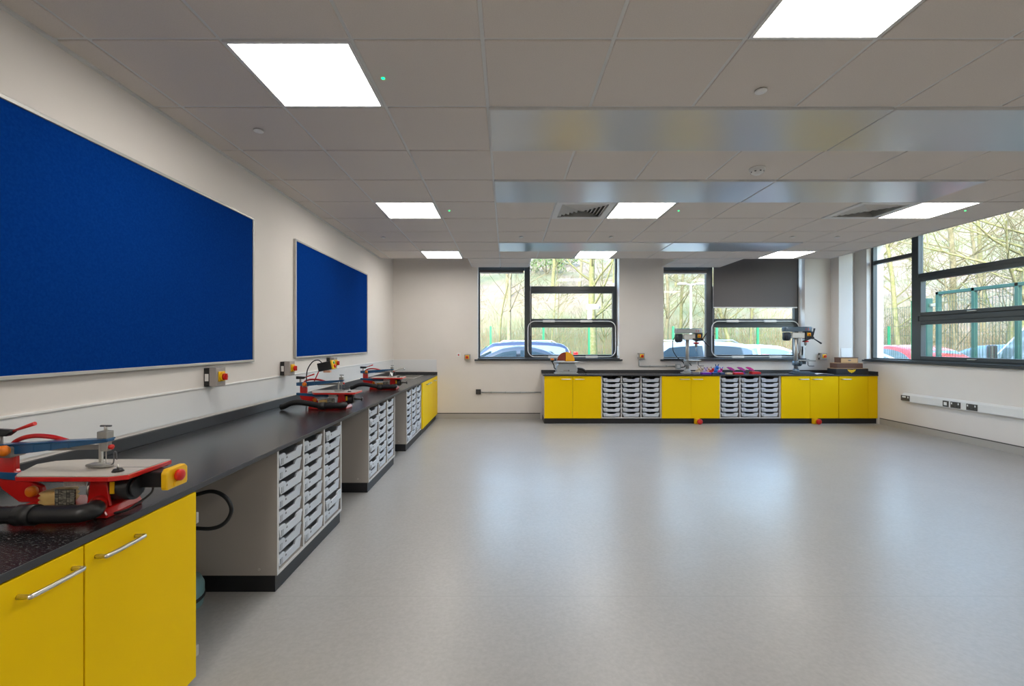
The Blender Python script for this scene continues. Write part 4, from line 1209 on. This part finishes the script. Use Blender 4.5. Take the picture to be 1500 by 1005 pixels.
def tree(x, y, h, r, bark, label, seed, lo=1.4, group='bare trees beyond the car park'):
    rng = random.Random(seed)
    z = hz(x, y) - .1 if (x > 19 or y > 19) else GZ - .02
    t = thing('bare_tree', (x, y, z), label, 'tree', group=group)
    tr = MB(); br = MB()
    pts = [Vector((0, 0, 0))]; v = Vector((rng.uniform(-.05, .05), 0, 1)); n = 8; rs = [r*1.25]
    for i in range(n):
        v = (v + Vector((rng.uniform(-.09, .09), rng.uniform(-.09, .09), 0))).normalized()
        pts.append(pts[-1] + v*(h/n)); rs.append(r*(1-.8*(i+1)/n)+.01)
    tr.tube(pts, rs, 9, cap=False)
    for i in range(15):
        f = rng.uniform(lo/h, 1.0)*n; a = min(int(f), n-1)
        s = pts[a].lerp(pts[a+1], f-a); ang = rng.uniform(0, 6.283)
        d = Vector((math.cos(ang), math.sin(ang), rng.uniform(.3, .9))).normalized()
        grow(br, s, d, h*rng.uniform(.22, .42), max(rs[a]*.36, .012), 2, rng, .05)
    tr.build('trunk', bark, t); br.build('branches', bark, t)
NEAR = [(.10, 19, 8, .085, 'bark_pale', 'slim pale tree trunk seen through the narrow left pane', 11, 2.6),
        (3.44, 18.2, 8.5, .17, 'bark_ivy', 'thick ivy-clad tree seen at the right of the left window', 12, 2.2),
        (6.75, 19.5, 8, .09, 'bark_pale', 'slim bare tree left of the lamp post', 13, 1.6),
        (7.75, 20.5, 8, .08, 'bark_ivy', 'slim mossy tree right of the lamp post', 14, 1.4),
        (9.4, 19.0, 7, .10, 'bark_ivy', 'mossy tree seen just below the lowered blind', 15, 1.2),
        (11.0, 20.5, 8, .09, 'bark_pale', 'bare tree behind the white car in the right back window', 16, 1.2),
        (14.6, 17.0, 8, .10, 'bark_ivy', 'bare tree in the narrow left light of the right window', 17, 1.2),
        (17.2, 17.6, 9, .14, 'bark_pale', 'pale forked tree in the middle of the right window', 18, 1.6),
        (15.6, 14.2, 9, .15, 'bark_ivy', 'mossy tree rising over the gate in the right window', 19, 1.6),
        (17.8, 15.3, 8, .11, 'bark_pale', 'bare tree just right of the gate post', 20, 1.6),
        (14.8, 13.0, 8, .17, 'bark_ivy', 'trunk at the right picture edge behind the gate', 21, 1.8)]
for a in NEAR: tree(a[0], a[1], a[2], a[3], a[4], a[5], a[6], a[7])
rng = random.Random(77)
FAR = []
for i in range(16):
    if i < 9: x, y = -4 + i*2.3 + rng.uniform(-.7, .7), rng.uniform(24, 33)
    else: x, y = rng.uniform(21, 32), 13 + (i-9)*2.3 + rng.uniform(-.6, .6)
    FAR.append((x, y))
ORDN = ['first', 'second', 'third', 'fourth', 'fifth', 'sixth', 'seventh', 'eighth', 'ninth', 'tenth', 'eleventh', 'twelfth', 'thirteenth', 'fourteenth']
FAR = sorted(FAR[:9], key=lambda p: p[0]/p[1]) + sorted(FAR[9:], key=lambda p: p[0]/p[1])
for i, (x, y) in enumerate(FAR):
    tree(x, y, rng.uniform(7, 10), rng.uniform(.09, .14), ('bark_pale', 'bark_ivy')[i % 2],
         f'{ORDN[i if i < 9 else i-9]} bare woodland tree from the left, on the hill ' + ('beyond the back windows' if i < 9 else 'beyond the right window'), 100+i, 1.4, 'woodland trees up the hill')

SAP = sorted([(-1.6, 19.5), (-.35, 21), (1.0, 20.5), (1.75, 19.2), (2.5, 21.5), (4.3, 20), (5.9, 21), (6.3, 18.6), (8.6, 19.5), (10.1, 18.8)], key=lambda p: p[0]/p[1]) + \
      sorted([(14.9, 18.4), (15.8, 17.2), (16.3, 16.6), (16.9, 14.8), (18.4, 16.4), (17.0, 13.2)], key=lambda p: p[0]/p[1])
for i, (x, y) in enumerate(SAP):
    tree(x, y, rng.uniform(3.6, 5.2), rng.uniform(.03, .045), ('bark_pale', 'bark_ivy')[i % 2],
         f'{ORDN[i if i < 10 else i-10]} thin sapling from the left, ' + ('beyond the back windows' if i < 10 else 'beyond the right window'), 300+i, .5, 'thin saplings behind the fence')

# ---- scrub, too fine to count
def scrub(pts, name, label, seed, hgt):
    rng = random.Random(seed); m = MB()
    for (x, y) in pts:
        z = hz(x, y) - .05 if (x > 19 or y > 19) else GZ
        p = Vector((x, y, z)); v = Vector((rng.uniform(-.35, .35), rng.uniform(-.35, .35), 1)).normalized()
        L = rng.uniform(.5, 1)*hgt; q = [p]; rs = [.009]
        for i in range(3):
            v = (v + Vector((rng.uniform(-.35, .35), rng.uniform(-.35, .35), 0))).normalized(); q.append(q[-1] + v*(L/3)); rs.append(.009*(1-.28*(i+1)))
        m.tube(q, rs, 3, cap=False)
    o = m.build(name, 'twig', kind='stuff'); tag(o, label, 'scrub')
rng = random.Random(5)
scrub([(rng.uniform(-4, 14), rng.uniform(17.4, 23)) for _ in range(3400)], 'scrub', 'brown tangle of scrub behind the fence beyond the back windows', 6, 2.3)
scrub([(rng.uniform(15, 22), rng.uniform(10, 24)) for _ in range(3000)], 'scrub', 'yellowish tangle of scrub beyond the gate outside the right window', 7, 2.6)
def bush(x, y, r, label, seed, z=None):
    rng = random.Random(seed)
    z = (hz(x, y) if (x > 19 or y > 19) else GZ) if z is None else z
    t = thing('bush', (x, y, z), label, 'bush', group='green bushes outside the back windows')
    m = MB(); st = MB()
    for i in range(900):
        a = rng.uniform(0, 6.283); u = rng.uniform(-.2, 1); q = math.sqrt(max(0, 1-u*u))*rng.uniform(.6, 1)
        c = Vector((q*r*math.cos(a), q*r*math.sin(a), (u*.8+.3)*r*rng.uniform(.8, 1)))
        d1 = Vector((rng.uniform(-1, 1), rng.uniform(-1, 1), rng.uniform(-1, 1))).normalized()
        d2 = d1.orthogonal().normalized(); s = .06*r
        m.add([c-d1*s, c-d2*s*.6, c+d1*s, c+d2*s*.6], [(0, 1, 2, 3)])
    for i in range(7):
        a = i*.9; st.tube([(0, 0, -.05), (.3*r*math.cos(a), .3*r*math.sin(a), .4*r), (.5*r*math.cos(a), .5*r*math.sin(a), .9*r)], [.03*r, .02*r, .008*r], 4)
    m.build('foliage', 'leaf', t); st.build('stems', 'bark_pale', t)
bush(-.98, 15.95, .62, 'dark green bush behind the slate car, left window', 1)
bush(-.6, 36, 1.9, 'round green bush on the hill, left pane', 2)
bush(3.0, 34, 1.5, 'green bush on the hill over the middle sash', 3)
bush(4.4, 38, 1.7, 'green bush on the hill near the ivy tree', 4)
bush(9.3, 18.0, 1.0, 'green bush below the lowered blind', 5)

# ---- perimeter fence
fn = thing('perimeter_fence', (5, 16.75, GZ), 'green metal fence posts and wires at the edge of the car park', 'fence')
px_ = [-4.0, -2.3, -.58, 1.35, 3.02, 4.6, 6.1, 7.7, 9.2, 10.8, 12.4, 14.0]
for x in px_: MB().box(x-5-.035, x-5+.035, -.03, .03, 0, 2.13).build('post', 'fence_green', fn)
m = MB()
for i in range(11): m.cyl((-9, 0, .15+i*.19), (9, 0, .15+i*.19), .0025, n=4, cap=False)
for i in range(180): m.box(-9+i*.1-.0018, -9+i*.1+.0018, -.0018, .0018, .1, 2.08)
m.build('wire_mesh', 'fence_green', fn, kind='stuff')
t = thing('security_camera', (3.02, 16.75, GZ+2.13), 'white security camera on a short mast above the fence', 'camera')
MB().cyl((0, 0, 0), (.04, 0, .62), .085, .075, n=12).build('mast', 'white_plastic', t)
MB().box(-.10, .34, -.09, .09, .62, .80).build('camera_body', 'white_plastic', t, .03)
MB().cyl((.34, 0, .71), (.40, 0, .70), .06, n=12).build('lens_hood', 'mark_dark', t)
t = thing('lamp_post', (6.53, 16.2, GZ), 'white lamp post with two short arms behind the left drill', 'lamp post')
MB().cyl((0, 0, 0), (0, 0, 3.6), .05, .036, n=12).build('pole', 'lamp_grey', t)
for s in (-1, 1):
    q = MB().cyl((0, 0, 3.57), (s*.22, 0, 3.62), .03, n=10).build('arm', 'lamp_grey', t)
    MB().box(min(s*.20, s*.46), max(s*.20, s*.46), -.09, .09, 3.58, 3.65).build('lamp_head', 'lamp_grey', q, .02)

# ---- mesh gate and fence beside the right window
g = thing('mesh_gate', (8.5, 8.3, GZ), 'dark green steel gate with wire mesh outside the right window', 'gate')
for y in (.70, .01, -.70, -1.40): MB().box(-.035, .035, y-.03, y+.03, .08, 2.53).build('gate_upright', 'gate_green', g, .004, 1)
for z in (.10, 2.50): MB().box(-.035, .035, -1.43, .73, z-.03, z+.03).build('gate_rail', 'gate_green', g, .004, 1)
MB().box(-.06, .06, .88, 1.02, 0, 2.42).build('gate_post', 'gate_green', g, .004, 1)
for z in (.5, 2.28): MB().box(-.02, .02, .72, .90, z-.03, z+.03).build('hinge', 'steel', g, .004, 1)
def wires(a0, a1, z0, z1, mb):
    n = int((a1-a0)/.055)
    for i in range(n+1): mb.box(-.0022, .0022, a0+i*.055-.0022, a0+i*.055+.0022, z0, z1)
    k = int((z1-z0)/.2)
    for i in range(k+1): mb.box(-.0022, .0022, a0, a1, z0+i*.2-.0022, z0+i*.2+.0022)
    return mb
wires(-1.40, .70, .12, 2.48, MB()).build('wire_mesh', 'gate_green', g, kind='stuff')
f2 = thing('mesh_fence', (8.5, 11.0, GZ), 'green wire mesh fence panel left of the gate', 'fence')
for y in (-1.45, -.12): MB().box(-.03, .03, y-.03, y+.03, 0, 2.4).build('post', 'fence_green', f2)
wires(-1.45, -.12, .08, 2.3, MB()).build('wire_mesh', 'gate_green', f2, kind='stuff')
f3 = thing('roadside_fence', (16.4, 15, GZ), 'row of green fence posts behind the red car', 'fence')
for i in range(8): MB().box(-.04, .04, -7+i*2-.04, -7+i*2+.04, 0, 2.0).build('post', 'fence_green', f3)
m = MB()
for i in range(9): m.cyl((0, -7, .2+i*.2), (0, 7, .2+i*.2), .003, n=4, cap=False)
m.build('wire_mesh', 'fence_green', f3, kind='stuff')

# ---- parked cars: local front = +x
def car(loc, rz, paint, label, L=4.2, W=1.76, H=1.45, kind='hatch'):
    t = thing('parked_car', loc, label, 'car', rz, 'parked cars outside')
    if kind == 'van': label_c = 'van'; t['category'] = 'van'; t.name = 'parked_van'
    h = L/2; bz = .96 if kind != 'van' else 1.12
    if kind == 'van': b0, b1, t0, t1 = -h+.05, h-.75, -h+.12, h-1.55
    elif kind == 'suv': b0, b1, t0, t1 = -h+.12, h-1.15, -h+.42, h-1.85
    else: b0, b1, t0, t1 = -h+.20, h-1.0, -h+.75, h-1.95
    m = MB().prism([(-h+.03, .30), (h-.06, .28), (h, .45), (h-.03, .68), (h-.25, bz-.14), (b1, bz), (b0, bz), (-h+.02, bz-.06), (-h, .55)], -W/2, W/2, 'y')
    body = m.build('body', paint, t, .05, 3)
    wb, wt_ = W/2-.05, W/2-.24
    prof = [Vector((b0, 0, bz-.03)), Vector((b0+.25*(t0-b0), 0, bz+.36*(H-bz))), Vector((t0-.10, 0, H-.13)), Vector((t0+.22, 0, H-.035)), Vector(((t0+t1)/2, 0, H)), Vector((t1-.15, 0, H-.035)), Vector((t1+.12, 0, H-.12)), Vector((b1, 0, bz-.03))]
    if kind == 'van': prof[1] = Vector((b0+.02, 0, bz+.5*(H-bz)))
    S = smooth_path(prof, 5)
    def wid(z): return wb - max(0, z-bz)*(wb-wt_)/(H-bz)
    V = []
    for p in S:
        zs_ = p.z - .035*min(1, max(0, p.z-bz)*6); w0 = wid(zs_)
        V += [(p.x, -wb, bz-.06), (p.x, -w0, zs_), (p.x, -w0*.86, p.z), (p.x, 0, p.z+.02), (p.x, w0*.86, p.z), (p.x, w0, zs_), (p.x, wb, bz-.06)]
    n = len(S); k = MB()
    k.add(V, [(i*7+j, (i+1)*7+j, (i+1)*7+j+1, i*7+j+1) for i in range(n-1) for j in range(6)] + [(i*7, i*7+6, (i+1)*7+6, (i+1)*7) for i in range(n-1)], True)
    k.build('cabin', paint, t)
    def zr(x):
        for p, q in zip(S[:-1], S[1:]):
            if p.x <= x <= q.x + 1e-6: return p.z + (q.z-p.z)*((x-p.x)/max(1e-6, q.x-p.x))
        return bz
    xm = (t0+t1)/2 + .10
    spans = [(b0+.22, xm-.05), (xm+.05, b1-.18)] if kind != 'van' else [(t1-.75, b1-.14)]
    for s in (-1, 1):
        for xa, xb in spans:
            k = MB(); P = []; m_ = 10
            for i in range(m_+1):
                x = xa+(xb-xa)*i/m_; zt = max(bz+.045, zr(x)-.10); zb_ = bz+.04
                P += [(x, s*(wid(zb_)+.012), zb_), (x, s*(wid(zt)+.012), zt), (x, s*(wid(zb_)-.01), zb_), (x, s*(wid(zt)-.01), zt)]
            F = []
            for i in range(m_):
                o4 = i*4; F += [(o4, o4+4, o4+5, o4+1), (o4+2, o4+3, o4+7, o4+6), (o4+1, o4+5, o4+7, o4+3), (o4, o4+2, o4+6, o4+4)]
            k.add(P, F); k.build('side_window', 'car_glass', t)
    def screen(pa, pb, nm):
        d = (pb-pa); nrm = Vector((-d.z, 0, d.x)).normalized()
        if nrm.z < 0: nrm = -nrm
        k = MB(); q0, q1 = pa+d*.10+nrm*.035, pa+d*.88+nrm*.05
        v = [(q0.x, -wb*.86, q0.z), (q0.x, wb*.86, q0.z), (q1.x, wt_*.86, q1.z), (q1.x, -wt_*.86, q1.z)]
        v += [(p_[0]-nrm.x*.05, p_[1], p_[2]-nrm.z*.05) for p_ in v]
        k.add(v, [(0,1,2,3),(7,6,5,4),(0,4,5,1),(1,5,6,2),(2,6,7,3),(3,7,4,0)]); k.build(nm, 'car_glass', t)
    screen(Vector((b1, 0, bz)), Vector((t1+.12, 0, H-.12)), 'windscreen')
    if kind != 'van': screen(Vector((b0, 0, bz)), Vector((t0-.10, 0, H-.13)), 'rear_window')
    for s in (-1, 1):
        mr = MB().box(b1-.30, b1-.18, s*(W/2+.02) if s > 0 else s*(W/2+.16), s*(W/2+.16) if s > 0 else s*(W/2+.02), bz+.02, bz+(.16 if kind != 'van' else .36)).build('door_mirror', 'black_plastic' if kind == 'van' else paint, t, .03)
        MB().box(b1-.26, b1-.22, s*(W/2-.05) if s > 0 else s*(W/2+.03), s*(W/2+.03) if s > 0 else s*(W/2-.05), bz+.02, bz+.06).build('mirror_arm', 'black_plastic', mr)
        tl = MB().box(-h-.01, -h+.10, min(s*(W/2-.22), s*(W/2-.01)), max(s*(W/2-.22), s*(W/2-.01)), bz-.18, bz+(.30 if kind != 'hatch' else -.02)); tl.build('tail_lamp', 'tail_red', t, .02)
        MB().box(h-.16, h-.02, min(s*(W/2-.42), s*(W/2-.03)), max(s*(W/2-.42), s*(W/2-.03)), .60, .74).build('headlamp', 'chrome', t, .03)
        for x in (-h+.75, h-.80):
            w_ = MB().cyl((x, s*(W/2-.20), .31), (x, s*(W/2+.005), .31), .31, n=24).build('wheel', 'tyre', t)
            MB().cyl((x, s*(W/2+.005), .31), (x, s*(W/2+.015), .31), .20, n=20).build('hub_cap', 'aluminium', w_)
    if kind == 'suv':
        for s in (-1, 1): MB().tube([(t0+.15, s*(wt_-.06), H-.06), (t0+.3, s*(wt_-.06), H+.025), (t1-.3, s*(wt_-.06), H+.025), (t1-.15, s*(wt_-.06), H-.06)], .016, 8).build('roof_rail', 'aluminium', t)
    return t
car((-.22, 11.6, GZ), R(180), 'car_slate', 'slate grey hatchback nearest the left back window', L=3.75)
car((-.09, 14.1, GZ), R(180), 'car_navy', 'navy car with red tail lamp behind the slate hatchback', H=1.56, kind='suv', L=4.3)
car((4.02, 11.4, GZ), R(180), 'car_white', 'white estate with roof rails outside the right back window', H=1.56, L=4.1, kind='suv')
car((7.4, 15.0, GZ), R(178), 'car_silver', 'silver car between the white estate and white hatchback', H=1.46)
car((8.22, 12.2, GZ), R(180), 'car_white', 'white hatchback at the right end of back window', H=1.42, L=3.8)
car((11.15, 13.3, GZ), R(90), 'car_red', 'red car in the narrow left light of the right window', H=1.46, L=3.9)
car((13.6, 12.6, GZ), R(90), 'car_blue', 'blue car seen through the gate mesh', H=1.48)
car((11.4, 8.3, GZ), R(90), 'van_white', 'white van with big black mirror behind the gate', L=4.9, W=1.9, H=2.1, kind='van')
